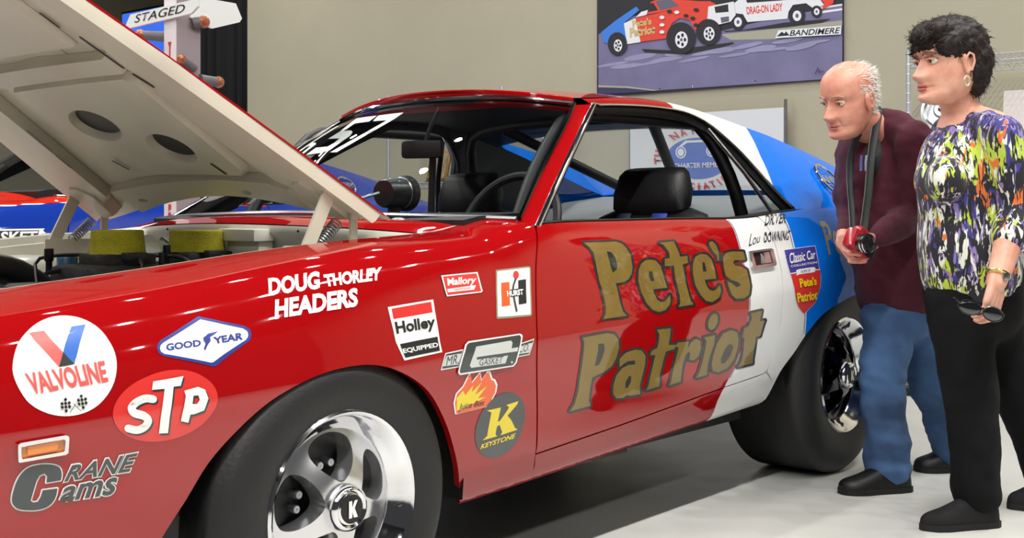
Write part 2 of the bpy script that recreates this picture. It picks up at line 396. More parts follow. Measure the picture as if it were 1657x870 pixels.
# ---------------------------------------------------------------- paints and common materials
RED = mat('red_enamel', rgb(158, 9, 13), .5, coat=1., spec=.0)
WHITE = mat('white_enamel', rgb(226, 227, 226), .5, coat=1., spec=.0)
BLUE = mat('blue_enamel', rgb(8, 112, 224), .5, coat=.6, spec=.0)
NBLUE = mat('royal_blue_enamel', rgb(26, 58, 160), .5, coat=1., spec=.0)
NRED = mat('orange_red_enamel', rgb(226, 44, 24), .5, coat=1., spec=.0)
CREAM = mat('cream_underside_paint', rgb(206, 197, 180), .42, spec=.5, coat=.3, coat_rough=.2, var=.05, vscale=6)
BAYWHITE = mat('engine_bay_white', rgb(222, 220, 208), .35, coat=.4)
CHROME = mat('chrome', rgb(232, 232, 235), .07, 1.)
MAG = mat('polished_mag_alloy', rgb(222, 222, 224), .24, .92)
ZINC = mat('bright_zinc_wire', rgb(206, 208, 212), .38, .75)
STEEL = mat('brushed_steel', rgb(170, 172, 175), .28, 1.)
DARKCHROME = mat('dark_chrome', rgb(66, 66, 70), .12, 1.)
BLACK = mat('satin_black', rgb(14, 14, 15), .45)
RUBBER = mat('tyre_rubber', rgb(25, 25, 26), .55, bump=.12, bscale=90, var=.15, vscale=5)
TRIMBLACK = mat('black_vinyl', rgb(16, 16, 18), .5, bump=.1, bscale=160)
GREYVINYL = mat('grey_carpeted_panel', rgb(120, 124, 128), .7, bump=.2, bscale=200)
GLASS = glass_mat('clear_glass', (.93, .96, .95, 1))
WSGLASS = glass_mat('windshield_glass', (.86, .9, .89, 1), 1.0)
ENGINE = mat('engine_black', rgb(30, 31, 31), .5, bump=.3, bscale=40, var=.4, vscale=20)
FOAM = mat('yellow_filter_foam', rgb(158, 150, 20), .85, bump=.5, bscale=220, var=.12, vscale=40)
GOLD = mat('gold_leaf_paint', rgb(132, 108, 42), .42, metal=.25, coat=.9, var=.08, vscale=14)
INK = mat('black_print', rgb(22, 24, 26), .4, coat=.9)
INKW = mat('white_print', rgb(240, 240, 236), .4, coat=.9)
INKR = mat('red_print', rgb(212, 38, 36), .4, coat=.9)
INKB = mat('blue_print', rgb(20, 96, 190), .4, coat=.9)
INKN = mat('navy_print', rgb(40, 56, 140), .4, coat=.9)
INKY = mat('yellow_print', rgb(232, 208, 20), .4, coat=.9)
INKO = mat('orange_print', rgb(232, 92, 32), .4, coat=.9)
INKG = mat('charcoal_print', rgb(52, 58, 60), .4, coat=.9)
INKL = mat('light_grey_print', rgb(205, 208, 205), .4, coat=.9)
INKC = mat('coral_print', rgb(232, 90, 84), .4, coat=.9)
INKS = mat('sticker_red_print', rgb(216, 48, 42), .4, coat=.9)
INKT = mat('tan_print', rgb(150, 140, 110), .4, coat=.9)
INKV = mat('violet_print', rgb(62, 62, 150), .4, coat=.9)
AMBER = mat('amber_lens', rgb(214, 120, 16), .2, coat=1., spec=.6)

# ---------------------------------------------------------------- the hall
def concrete():
    m = mat('polished_concrete', rgb(206, 202, 192), .38, spec=.5)
    nt = m.node_tree; b = nt.nodes['Principled BSDF']; tc = nt.nodes.new('ShaderNodeTexCoord')
    n = nt.nodes.new('ShaderNodeTexNoise'); n.inputs['Scale'].default_value = 1.1; n.inputs['Detail'].default_value = 8
    r = nt.nodes.new('ShaderNodeValToRGB'); r.color_ramp.elements[0].position = .3; r.color_ramp.elements[0].color = rgb(194, 194, 188)
    r.color_ramp.elements[1].position = .7; r.color_ramp.elements[1].color = rgb(220, 220, 215)
    nt.links.new(tc.outputs['Object'], n.inputs['Vector']); nt.links.new(n.outputs['Fac'], r.inputs[0]); nt.links.new(r.outputs[0], b.inputs['Base Color'])
    n2 = nt.nodes.new('ShaderNodeTexNoise'); n2.inputs['Scale'].default_value = 5; n2.inputs['Detail'].default_value = 6
    nt.links.new(tc.outputs['Object'], n2.inputs['Vector'])
    mr = nt.nodes.new('ShaderNodeMapRange'); mr.inputs[3].default_value = .26; mr.inputs[4].default_value = .44
    nt.links.new(n2.outputs['Fac'], mr.inputs[0]); nt.links.new(mr.outputs[0], b.inputs['Roughness'])
    return m
FLOOR = concrete()
WALL = mat('beige_wall_paint', rgb(168, 162, 141), .85, bump=.08, bscale=70, var=.03, vscale=2)
CEILM = mat('dark_ceiling_paint', rgb(38, 38, 42), .9)
CURT = mat('black_drape', rgb(12, 13, 16), .9, bump=.1, bscale=30)
WT = 5.0
def plate(name, lo, hi, m, kind='structure'):
    b = MB(); b.box([(a + c) / 2 for a, c in zip(lo, hi)], [c - a for a, c in zip(lo, hi)])
    return tag(b.obj(name, m, smooth=False), kind=kind)
plate('floor', (-8, -7, -.1), (5.4, 12, 0), FLOOR)
plate('wall_back', (WT, -7, 0), (WT + .3, 6.81, CEIL), WALL)
plate('wall_far', (-8, 12, 0), (9.2, 12.3, CEIL), WALL)
plate('wall_alcove', (9.0, 6.81, 0), (9.2, 12, CEIL), WALL)
plate('floor_alcove', (5.4, 6.6, -.1), (9.2, 12, 0), FLOOR)
plate('ceiling', (-8, -7, CEIL), (9.2, 12.3, CEIL + .1), CEILM)
b = MB(); b.box((WT - .008, 3.4, .05), (.016, 6.82, .1)); b.box((WT - .004, 3.4, .106), (.008, 6.82, .012))
tag(b.obj('baseboard_back', mat('grey_vinyl_baseboard', rgb(92, 88, 80), .6), smooth=False), kind='structure')
# black drape hanging past the end of the back wall
v = []; n = 90
for i in range(n + 1):
    u = i / n; y = 6.79 + u * 1.02; x = 5.12 + .045 * math.sin(u * 44) + .015 * math.sin(u * 101)
    v += [(x, y, .02), (x, y, 2.4), (x, y, CEIL - .02)]
f = []
for i in range(n):
    for j in range(2): f.append((i * 3 + j, i * 3 + 3 + j, i * 3 + 4 + j, i * 3 + 1 + j))
o = mesh('drape', v, f, CURT)
sol = o.modifiers.new('thick', 'SOLIDIFY'); sol.thickness = .006
tag(o, 'tall black drape hanging at the left end of the beige wall', 'curtain')

# track lights under the dark ceiling: each track carries its heads
HOUSING = mat('black_lamp_housing', rgb(20, 20, 20), .5)
LENS = mat('lamp_lens', (1, .97, .92, 1), .3, emit=30.)
hd = MB(); hd.lathe([(.001, .13), (.03, .13), (.06, .1), (.075, 0), (.068, 0), (.06, .02)], 20)
head_me = None
def track(y, x0, x1, n, i, pw=1.):
    global head_me
    t = empty('lighting_track', (0, y, 0), 0, 'black ceiling lighting track with spot heads, ' + ['nearest the hall entrance', 'above the visitors', 'above the show car', 'between the two cars', 'beyond the far car'][i], 'light track', 'ceiling tracks')
    MB().box(((x0 + x1) / 2, 0, CEIL - .02), (x1 - x0 + .3, .04, .04)).obj('rail', HOUSING, t, smooth=False)
    for k in range(n):
        x = x0 + (x1 - x0) * k / (n - 1)
        if head_me is None:
            h = hd.obj('lamp_head', HOUSING, t); head_me = h.data
        else:
            h = bpy.data.objects.new('lamp_head', head_me); COL.objects.link(h); h.parent = t
        h.location = (x, 0, CEIL - .22)
        MB().tube([(0, 0, .12), (0, 0, .2)], .012, 8).obj('stem', HOUSING, h)
        ld = bpy.data.lights.new('lamp', 'AREA'); ld.shape = 'DISK'; ld.size = .09; ld.energy = LAMP_W * pw; ld.color = (1, .985, .95)
        lo = bpy.data.objects.new('lamp', ld); COL.objects.link(lo); lo.parent = h; lo.location = (0, 0, .004)
for i, (y, n, pw) in enumerate([(-4.6, 13, .55), (-1.75, 19, 1.35), (1.0, 17, .28), (3.1, 13, 1.0), (6.2, 11, 1.3)]):
    track(y, -5.0, 4.0, n, i, pw)

# ---------------------------------------------------------------- the show cars
YC = .895
def s_line(pts): return [(t, s) for t, s in pts]
SEAM_F = [(.716, .0), (.712, .025), (.688, .098), (.655, .25), (.637, .36), (.635, .42), (.645, .5), (.668, .58), (.703, .641), (.733, .685)]
ARCH_F = [(-.455, .06), (-.43, .11), (-.407, .158), (-.365, .221), (-.318, .29), (-.24, .355), (-.169, .393), (-.06, .421), (.058, .424), (.147, .401), (.249, .341), (.32, .256), (.376, .156), (.41, .08), (.452, .003)]
ARCH_R = [(1.954, .005), (1.962, .06), (1.98, .12), (2.058, .181), (2.129, .237), (2.231, .291), (2.376, .322), (2.506, .336), (2.64, .325), (2.77, .28), (2.86, .2), (2.915, .12), (2.95, .05)]
DOORBOT = [(.69, .101), (1.049, .109), (1.363, .12), (1.59, .129), (1.862, .136)]
SEAM_R = [(1.88, .142), (1.894, .161), (1.92, .23), (1.93, .282), (1.925, .387), (1.927, .493), (1.922, .606), (1.915, .685)]
RW = [(1.72, .72), (1.711, .686), (1.695, .586), (1.695, .47), (1.707, .369), (1.698, .28), (1.663, .195), (1.603, .102), (1.605, .03), (1.605, -.02)]
WBL = [(2.075, .72), (2.068, .669), (2.053, .56), (2.068, .447), (2.106, .326), (2.119, .238), (2.12, .18)]
def xat(line, s):
    for (t0, s0), (t1, s1) in zip(line, line[1:]):
        if min(s0, s1) <= s <= max(s0, s1) and s0 != s1: return t0 + (t1 - t0) * (s - s0) / (s1 - s0)
    return line[0][0] if s > line[0][1] else line[-1][0]
def fine(pts, step=.02):
    L = sum(math.dist(a, b) for a, b in zip(pts, pts[1:])); return cr(pts, max(3, int(L / step)))
OUT_FENDER = densify(fine(ARCH_F) + [(.716, .0)], .025, False)[:-1] + fine(SEAM_F) + [(.727, .72), (.712, .77), (.695, .835)] + densify([(.695, .84), (-.80, .84)], .03, False) + [(-.88, .80), (-.93, .7), (-.965, .55), (-.97, .40), (-.96, .25), (-.93, .14), (-.85, .07), (-.6, .04)]
OUT_DOOR = densify(DOORBOT, .03, False) + fine(SEAM_R) + densify([(1.91, .688), (.745, .688)], .03, False) + [(t + .006, s) for t, s in fine(SEAM_F)[::-1] if s > .105 and s < .68]
OUT_ROCK = densify([(.722, .0), (1.945, .0)], .03, False) + [(1.95, .06), (1.935, .10), (1.885, .134)] + densify([(t, s - .005) for t, s in DOORBOT[::-1]], .03, False)[1:] + [(.705, .06)]
OUT_QUART = [(1.952, .002)] + fine(ARCH_R) + [(3.1, .06), (3.3, .09), (3.45, .14), (3.53, .22), (3.56, .35), (3.56, .5), (3.53, .6), (3.50, .69)] + densify([(3.48, .69), (1.925, .69)], .03, False) + [(t + .006, s) for t, s in fine(SEAM_R)[::-1] if .15 < s < .68] + [(1.893, .137), (1.943, .10)]

class Car:
    def __init__(s, root, rake, lift, style):
        s.root = root; s.rake = rake; s.lift = lift; s.style = style
    def S(s, t, q, h=0.):
        """body side at station t, section length q; h metres proud of it"""
        p = surf(t, q, s.rake, s.lift)
        if not h: return Vector(p)
        return Vector(p) + s.N(t, q) * h
    def N(s, t, q):
        e = .006
        a = Vector(surf(t + e, q, s.rake, s.lift)) - Vector(surf(t - e, q, s.rake, s.lift))
        b = Vector(surf(t, min(q + e, SS[-1]), s.rake, s.lift)) - Vector(surf(t, max(q - e, 0), s.rake, s.lift))
        return a.cross(b).normalized()       # points toward -y (outside)
    def Z(s, p):
        """move a point measured on the show car to this car's stance"""
        return Vector((p[0], p[1], p[2] - RAKE * p[0] + s.rake * p[0] + s.lift))
    def panel(s, name, outline, holes, lines, matfn, mats, far=False, fn=None, nfn=None, step=.03, flange=.018, parent=None):
        V, T = cdt_region(outline, holes, step, lines)
        fn = fn or s.S; nfn = nfn or s.N
        P = [fn(x, y) for x, y in V]; Nn = [nfn(x, y) for x, y in V]
        idx = [matfn(sum(V[i][0] for i in t) / 3, sum(V[i][1] for i in t) / 3) if matfn else 0 for t in T]
        # folded flange round the edge
        ec = {}
        for k, t in enumerate(T):
            for a, b in ((t[0], t[1]), (t[1], t[2]), (t[2], t[0])): ec[(a, b)] = k
        F = list(T); o = len(P); mp = {}
        def dup(i, d):
            if (i, d) not in mp: mp[(i, d)] = len(P); P.append(P[i] - Nn[i] * flange * d); Nn.append(None)
            return mp[(i, d)]
        if flange:
            for (a, b), k in list(ec.items()):
                if (b, a) not in ec:
                    F.append((b, a, dup(a, 1), dup(b, 1))); idx.append(idx[k])
            # separate vertices for the flange top so that the face keeps its own normals
            top = {}
            for q in range(len(T), len(F)):
                b_, a_, a2, b2 = F[q]
                for i in (a_, b_):
                    if i not in top: top[i] = len(P); P.append(P[i].copy()); Nn.append(None)
                F[q] = (top[b_], top[a_], a2, b2)
        if far:
            P = [Vector((p.x, 2 * YC - p.y, p.z)) for p in P]; F = [tuple(reversed(f)) for f in F]
            Nn = [Vector((n.x, -n.y, n.z)) if n else None for n in Nn]
        me = bpy.data.meshes.new(name); me.from_pydata([p[:] for p in P], [], F); me.polygons.foreach_set('material_index', idx)
        ob = link(name, me, mats, parent or s.root, True)
        cn = [(n if n else me.vertices[i].normal)[:] for i, n in enumerate(Nn)]
        me.normals_split_custom_set_from_vertices(cn)
        return ob

def mir(p): return Vector((p[0], 2 * YC - p[1], p[2]))
UC = [(1.33, .36, 1.312), (1.60, .36, 1.334), (1.82, .338, 1.330), (2.02, .308, 1.303), (2.23, .285, 1.268), (2.44, .28, 1.238), (2.93, .28, 1.153), (3.25, .30, 1.085), (3.46, .34, 1.03)]
LC0 = [(1.345, .332, 1.292), (1.50, .33, 1.302), (1.658, .325, 1.307), (1.825, .31, 1.302), (1.90, .288, 1.282), (1.954, .265, 1.254), (2.047, .22, 1.18), (2.09, .175, 1.115), (2.123, .14, 1.061), (2.165, .11, 1.01), (2.202, .080, .968)]
AOUT = [(.744, .075, .915), (.905, .15, 1.009), (1.053, .21, 1.108), (1.214, .275, 1.214), (1.345, .332, 1.294)]
AIN = [(.732, .115, .936), (.874, .18, 1.026), (1.031, .25, 1.119), (1.183, .31, 1.217), (1.295, .36, 1.290)]
HDR = [(1.295, .36, 1.290), (1.235, .58, 1.318), (1.21, .895, 1.328)]
WSB = [(.732, .115, .936), (.655, .40, .944), (.60, .895, .952)]

def wheel(c, name, loc, R, W, rr, side, deep=.045, dark=False):
    """wheel with its outer face toward -y; side=-1 turns it round"""
    w = empty(name, loc, 0 if side > 0 else PI, parent=c.root)
    M = Matrix.Rotation(PI / 2, 4, 'X')        # local z of the lathe -> -y (outer side)
    # tyre: profile (r, h) with h toward the outside
    sh = R - rr; pr = []
    for k in range(25):
        a = PI * k / 24 - PI / 2
        pr.append((rr + sh * (.5 + .5 * max(-1, min(1, 1.25 * math.cos(a) - .25))) if False else 0, 0))
    pr = [(rr - .004, .0), (rr + .01, .004), (rr + sh * .35, .012), (rr + sh * .6, .010), (rr + sh * .82, -.004), (R - .012, -.018), (R - .002, -.032), (R, -.05), (R, -W + .05), (R - .002, -W + .032), (R - .012, -W + .018), (rr + sh * .6, -W - .01), (rr, -W)]
    MB().lathe(cr(pr, 60), 72, 0, M).obj('tyre', RUBBER, w, sharp=60)
    # rim: lip, step and barrel
    rim = [(rr + .004, -.004), (rr + .007, .004), (rr + .002, .009), (rr - .006, .004), (rr - .012, -.010), (rr - .022, -.018), (rr - .026, -.03), (rr - .036, -.036), (rr - .040, -.05), (rr - .040, -W + .02), (rr, -W)]
    MB().lathe(rim, 72, 0, M).obj('rim', CHROME, w, sharp=50)
    # five-spoke face
    rf = rr - .038
    def prof(r):
        u = max(0, min(1, (r - .05) / (rf - .05))); return .0 - deep * (u * u * (3 - 2 * u)) * .95 + .006 * math.sin(u * PI)
    outer = [(rf * math.cos(2 * PI * k / 80), rf * math.sin(2 * PI * k / 80)) for k in range(80)]
    wins = []
    for k in range(5):
        a0 = PI / 2 + 2 * PI * k / 5 + .10
        sh_ = [(.058, -.10), (.072, -.30), (.10, -.45), (.128, -.47), (.148, -.40), (.158, -.22), (.161, 0), (.158, .22), (.148, .40), (.128, .47), (.10, .45), (.072, .30), (.058, .10)]
        sc = rf / .167
        pts = [(r * sc * math.cos(a0 + a), r * sc * math.sin(a0 + a)) for r, a in sh_]
        wins.append(fine(pts + pts[:1], .008)[:-1])
    V, T = cdt_region(outer, wins, .012)
    P = [(x, y, prof(math.hypot(x, y))) for x, y in V]; F = [t for t in T]
    mb = MB(); mb.add(P, F, 0, M)
    for wn in wins:
        n = len(wn); vv = []
        for x, y in wn:
            z = prof(math.hypot(x, y)); r = math.hypot(x, y)
            vv += [(x, y, z), (x * .985, y * .985, z - .008), (x * .985, y * .985, z - .05)]
        ff = []
        for i in range(n):
            j = (i + 1) % n
            for q in range(2): ff.append((i * 3 + q, j * 3 + q, j * 3 + q + 1, i * 3 + q + 1))
        mb.add(vv, ff, 0, M)
    fo = mb.obj('spoke_face', DARKCHROME if dark else MAG, w, sharp=40)
    MB().lathe([(.001, -.075), (rf, -.075), (rf, -.08)], 40, 0, M).obj('brake_drum', BLACK, w, sharp=30)
    for k in range(5):
        a = PI / 2 + 2 * PI * k / 5 + .10
        for da in (-.17, .17):
            x, y = .088 * math.cos(a + da), .088 * math.sin(a + da)
            MB().lathe([(.001, .026), (.008, .026), (.0105, .02), (.0105, 0)], 12, 0, Matrix.Translation((x, -(-.075), 0)) @ Matrix.Rotation(PI / 2, 4, 'X') if False else Matrix.Rotation(PI / 2, 4, 'X') @ Matrix.Translation((x, y, -.075))).obj('lug_nut', STEEL, w)
    cap = MB().lathe([(.001, .024), (.03, .023), (.034, .020), (.040, .024), (.047, .020), (.050, .008), (.052, -.020)], 40, 0, M).obj('centre_cap', CHROME, w, sharp=50)
    MB().lathe([(.001, .0250), (.0305, .0242)], 40, 0, M).obj('cap_badge', BLACK, cap)
    a = Art(); a.poly(0, [(-.011, -.018), (-.002, -.018), (-.002, -.004), (.005, -.018), (.014, -.018), (.005, -.002), (.014, .018), (.003, .018), (-.002, .006), (-.002, .018), (-.011, .018)])
    art_mesh('cap_letter', a, lambda x, y, h: Vector((x, -.0255 - h, -y)), [INKW], cap, 0)
    MB().tube([M @ Vector((rr - .03, -.03, -.02)), M @ Vector((rr - .048, -.028, .002))], .004, 8).obj('valve_stem', BLACK, w)
    return w

def build_car(root, rake, lift, style):
    c = Car(root, rake, lift, style); Z = c.Z
    hero = style == 'hero'
    P3 = [RED, WHITE, BLUE] if hero else [NRED, NBLUE, NBLUE]
    def paint(t, s):
        if hero: return 0 if t < xat(RW, s) else (1 if t < xat(WBL, s) else 2)
        return (0 if s > .672 else 1) if t < 1.918 else 1
    nl = [[(-.99, .672), (2.05, .672), (2.05, .72)]]
    parts = {}
    for far in (False, True):
        if not hero and far: pass
        st = .018 if not far and hero else .045
        parts['fender', far] = c.panel('front_fender', OUT_FENDER, [], [] if hero else [[(-1, .672), (.8, .672)]], paint, P3, far, step=st)
        parts['door', far] = c.panel('door', OUT_DOOR, [], [fine(RW)] if hero else [[(.6, .672), (2., .672)]], paint, P3, far, step=st)
        parts['rocker', far] = c.panel('rocker_panel', OUT_ROCK, [], [fine(RW)] if hero else [], paint, P3, far, step=st)
        parts['quarter', far] = c.panel('quarter_panel', OUT_QUART, [], [fine(WBL)] if hero else [], paint, P3, far, step=st)
    # roof sail (pillar and buttress) between the window trim line and the roof rail
    LC = cr(LC0, 40) + [tuple(surf(2.202 + (3.48 - 2.202) * k / 30, .69, RAKE, 0)) for k in range(1, 31)]
    NPs = 90
    Lr = cr(LC, NPs); Ur = cr(UC, NPs)
    # match stations: choose the rail point for each lower point by blending arc length and station
    def UP(p):
        x = p * (NPs - 1); i = min(int(x), NPs - 2); f = x - i
        return [Lr[i][k] * (1 - f) + Lr[i + 1][k] * f for k in range(3)], [Ur[i][k] * (1 - f) + Ur[i + 1][k] * f for k in range(3)]
    SX = 2.3; SY = .3
    def sail(x, y, h=0.):
        l, u = UP(max(0, min(1, x / SX))); q = max(0, min(1, y / SY))
        bul = .10 * math.dist(l, u) * 4 * q * (1 - q) * .45
        p = Vector([l[k] * (1 - q) + u[k] * q for k in range(3)])
        d = Vector(u) - Vector(l); n = Vector((1, 0, 0)).cross(d)
        n = n.normalized() if n.length > 1e-6 else Vector((0, -1, 0))
        if n.y > 0: n = -n
        p = p + n * bul
        return Z(p) + n * h
    def sailn(x, y):
        e = .01; x0, x1 = max(0, x - e), min(SX, x + e); y0, y1 = max(0, y - e), min(SY, y + e)
        n = (sail(x1, y) - sail(x0, y)).cross(sail(x, y1) - sail(x, y0)); n = n.normalized() if n.length > 0 else Vector((0, -1, 0))
        n = n if n.y < 0 or n.z > .5 else -n
        l = UP(max(0, min(1, x / SX)))[0]; q = y / SY
        if l[0] > 2.2 and q < .4:
            k = q / .4; k = k * k * (3 - 2 * k); n = (c.N(l[0], .685) * (1 - k) + n * k).normalized()
        return n
    def px_of(curve, t):   # p at which a curve reaches station t
        for i in range(NPs - 1):
            if curve[i][0] <= t <= curve[i + 1][0]: return (i + (t - curve[i][0]) / max(1e-6, curve[i + 1][0] - curve[i][0])) / (NPs - 1)
        return 1.
    rw = [(px_of(Lr, 1.80) * SX, -.01), (px_of(Ur, 1.79) * SX, SY + .01)]
    wb = [(px_of(Lr, 2.15) * SX, -.01), ((px_of(Lr, 2.15) + px_of(Ur, 2.24)) / 2 * SX - .02, SY * .5), (px_of(Ur, 2.24) * SX, SY + .01)]
    def lx(line, y):
        for a, b in zip(line, line[1:]):
            if a[1] <= y <= b[1]: return a[0] + (b[0] - a[0]) * (y - a[1]) / (b[1] - a[1])
        return line[-1][0]
    def spaint(x, y):
        if hero: return 0 if x < lx(rw, y) else (1 if x < lx(wb, y) else 2)
        return 0 if x < lx(rw, y) else 1
    rect = densify([(0, 0), (SX, 0), (SX, SY), (0, SY)], .035)
    for far in (False, True):
        parts['sail', far] = c.panel('roof_sail_panel', rect, [], [densify(rw, .03, False), densify(wb, .03, False)], spaint, P3, far, sail, sailn, .035, 0)
    xe = px_of(Lr, 2.62) * SX; lin_ = densify([(.30, .01), (xe, .01), (px_of(Ur, 2.5) * SX, SY - .01), (.30, SY - .01)], .05)
    for far in (False, True):
        c.panel('pillar_lining', lin_, [], [], None, [TRIMBLACK], far, lambda x, y: sail(x, y) - sailn(x, y) * .022 - Vector((0, 0, .006)), sailn, .06, 0)
    # roof skin
    def roofp(x, y, h=0.):
        """x 0..1 front to rear, y 0..1 near to far"""
        yy = y if y <= .5 else 1 - y
        r = cr(UC[:5], 24); i = min(int(x * 23), 22); f = x * 23 - i; e = [r[i][k] * (1 - f) + r[i + 1][k] * f for k in range(3)]
        # header at the front bows forward
        q = yy / .5; yv = e[1] + (YC - e[1]) * q
        bow = (1 - x) * (.11 * (1 - (1 - q) ** 2) + .035)
        back = x * .02
        p = Z((e[0] - bow * (1 if x < .999 else 1) - back * q, yv, e[2] + .046 * (1 - (1 - q) ** 2.2)))
        return p if y <= .5 else mir(p)
    nu, nv = 40, 31
    G = [[roofp(i / (nu - 1), j / (nv - 1)) for j in range(nv)] for i in range(nu)]
    hd_ = [Z(p) + Vector((-.002, 0, .006)) for p in cr(HDR + [tuple(mir(p)) for p in HDR[::-1][1:]], nv)]
    lip = [a.lerp(b_, .55) + Vector((-.008, 0, .006)) for a, b_ in zip(hd_, G[0])]
    G = [hd_, lip] + G; nu += 2
    idx = []
    for i in range(nu - 1):
        for j in range(nv - 1):
            t = G[i][j].x; idx.append(0 if t < 1.78 else (1 if t < 2.2 else 2) if hero else (0 if t < 1.78 else 1))
    mesh('roof', [p for r in G for p in r], grid_faces(nu, nv), P3, root, idx=idx)
    mesh('headliner', [p - Vector((-.02, 0, .03)) for r in G[2:] for p in r], grid_faces(nu - 2, nv, True), TRIMBLACK, root)
    # buttress inner faces, backlight, deck and tail
    zb = lambda t: smooth_tab([(1.95, 1.285), (2.3, 1.215), (2.6, 1.135), (2.95, 1.04), (3.2, 1.0), (3.5, .955)], t)
    ub = [p for p in cr(UC, 60) if p[0] > 1.98]
    for far in (False, True):
        A = [Z(p) for p in ub]; B = [Z((p[0], p[1] + .05, min(p[2] - .004, zb(p[0])))) for p in ub]
        if far: A = [mir(p) for p in A]; B = [mir(p) for p in B]
        mesh('buttress_inner_face', A + B, grid_faces(2, len(A), far), P3[2], root)
    def cross(t, n=17, crown=.02):
        e = [p for p in ub if p[0] <= t][-1]; y0 = e[1] + .05
        return [Z((t, y0 + (2 * YC - 2 * y0) * k / (n - 1), zb(t) + crown * (1 - (2 * k / (n - 1) - 1) ** 2))) for k in range(n)]
    def span(name, ts, m):
        R = [cross(t) for t in ts]; return mesh(name, [p for r in R for p in r], grid_faces(len(R), 17), m, root)
    span('rear_window', [2.06 + .1 * k for k in range(10)], GLASS)
    span('deck_lid', [2.97 + .06 * k for k in range(9)], P3[2])
    # tail panel
    e = cross(3.45); bot = [Z((3.56, p.y, .62)) for p in e]; low = [Z((3.50, p.y, .42 + .157)) for p in e]
    top = [Vector(p) for p in e]; mid = [Z((3.54, p.y, .93)) for p in e]
    rows = [top, mid, bot, low]; wid = [1., 1.12, 1.28, 1.24]
    rows = [[Vector((p.x, YC + (p.y - YC) * k, p.z)) for p in r] for r, k in zip(rows, wid)]
    mesh('tail_panel', [p for r in rows for p in r], grid_faces(4, 17), P3[2], root)
    MB().tube([Z((3.40, .13, .66)), Z((3.56, .18, .66)), Z((3.62, .4, .66)), Z((3.63, YC, .66)), Z((3.62, 2 * YC - .4, .66)), Z((3.56, 2 * YC - .18, .66)), Z((3.40, 2 * YC - .13, .66))], [(.055, .02)] * 7, 12).obj('rear_bumper', CHROME, root)
    # nose: header, grille and bumper
    hp = [[Z(p) for p in cr([(-.80 - .12 * k, .22 + .02 * k, .77 - .05 * k), (-.86 - .13 * k, .5, .80 - .05 * k), (-.88 - .13 * k, YC, .81 - .05 * k), (-.86 - .13 * k, 2 * YC - .5, .80 - .05 * k), (-.80 - .12 * k, 2 * YC - .22 - .02 * k, .77 - .05 * k)], 21)] for k in (0, .5, 1., 1.25)]
    mesh('header_panel', [p for r in hp for p in r], grid_faces(4, 21), P3[0], root)
    MB().box(Z((-.93, YC, .60)), (.04, 1.42, .22), bev=.01).obj('grille', BLACK, root)
    for k in range(7): MB().box(Z((-.955, YC, .51 + .03 * k)), (.012, 1.0, .008)).obj('grille_bar', STEEL, root)
    for y in (.30, 2 * YC - .30): MB().lathe([(.001, .05), (.05, .045), (.08, .02), (.088, 0), (.095, .0), (.095, -.04)], 28, 0, Matrix.Translation(Z((-.965, y, .60))) @ Matrix.Rotation(-PI / 2, 4, 'Y')).obj('headlight', CHROME, root)
    MB().tube([Z((-.85, .0 + .05, .43)), Z((-.97, .14, .43)), Z((-1.03, .4, .43)), Z((-1.05, YC, .43)), Z((-1.03, 2 * YC - .4, .43)), Z((-.97, 2 * YC - .14, .43)), Z((-.85, 2 * YC - .05, .43))], [(.06, .02)] * 7, 12).obj('front_bumper', CHROME, root)
    # pillars
    ao = cr(AOUT, 24); ai = cr(AIN, 24)
    for far in (False, True):
        v = []
        for p, q in zip(ao, ai):
            p = Z(p); q = Z(q)
            r = [p, q, q + Vector((.04, .02, -.012)), p + Vector((.03, .028, -.01))]
            v += [mir(x) if far else x for x in r]
        f = []
        for i in range(23):
            for j in range(4): f.append((i * 4 + j, i * 4 + (j + 1) % 4, i * 4 + 4 + (j + 1) % 4, i * 4 + 4 + j))
        mesh('windshield_pillar', v, f, [P3[0], TRIMBLACK], root, sharp=30, idx=[0, 1, 1, 1] * 23)
    tr = [mir(Z(p)) for p in ao]
    v = []
    for k, p in enumerate(tr): w_ = .05 + .13 * k / 23; v += [p + Vector((.02, -.03, -.01)), p + Vector((.02 + w_, -.045, -.012)), p + Vector((.02 + w_, -.02, -.012))]
    mesh('pillar_trim', v, [(i * 3 + j, i * 3 + j + 1, i * 3 + 4 + j, i * 3 + 3 + j) for i in range(23) for j in range(2)], TRIMBLACK, root, sharp=30)
    # windshield with its bright moulding
    hdr = HDR + [tuple(mir(p)) for p in HDR[::-1][1:]]; wsb = WSB + [tuple(mir(p)) for p in WSB[::-1][1:]]
    mid = [tuple((Vector(a) + Vector(b)) / 2 + Vector((-.012, 0, .012))) for a, b in zip(cr(wsb, 9), cr(hdr, 9))]
    WG = loft_pts([wsb, mid, hdr], 14, 31)
    mesh('windshield', [Z(p) for r in WG for p in r], grid_faces(14, 31), WSGLASS, root)
    fr = [Z(p) + Vector((-.004, 0, .004)) for p in cr(hdr, 30)]
    MB().tube(fr, [(.009, .013)] * 30, 8).obj('windshield_top_moulding', CHROME, root)
    MB().tube([p + Vector((.02, 0, -.016)) for p in fr], [(.012, .02)] * 30, 8).obj('header_seal', BLACK, root)
    fb = [Z(p) + Vector((-.01, 0, .002)) for p in cr(wsb, 30)]
    MB().tube(fb, [(.007, .013)] * 30, 8).obj('windshield_base_moulding', STEEL, root)
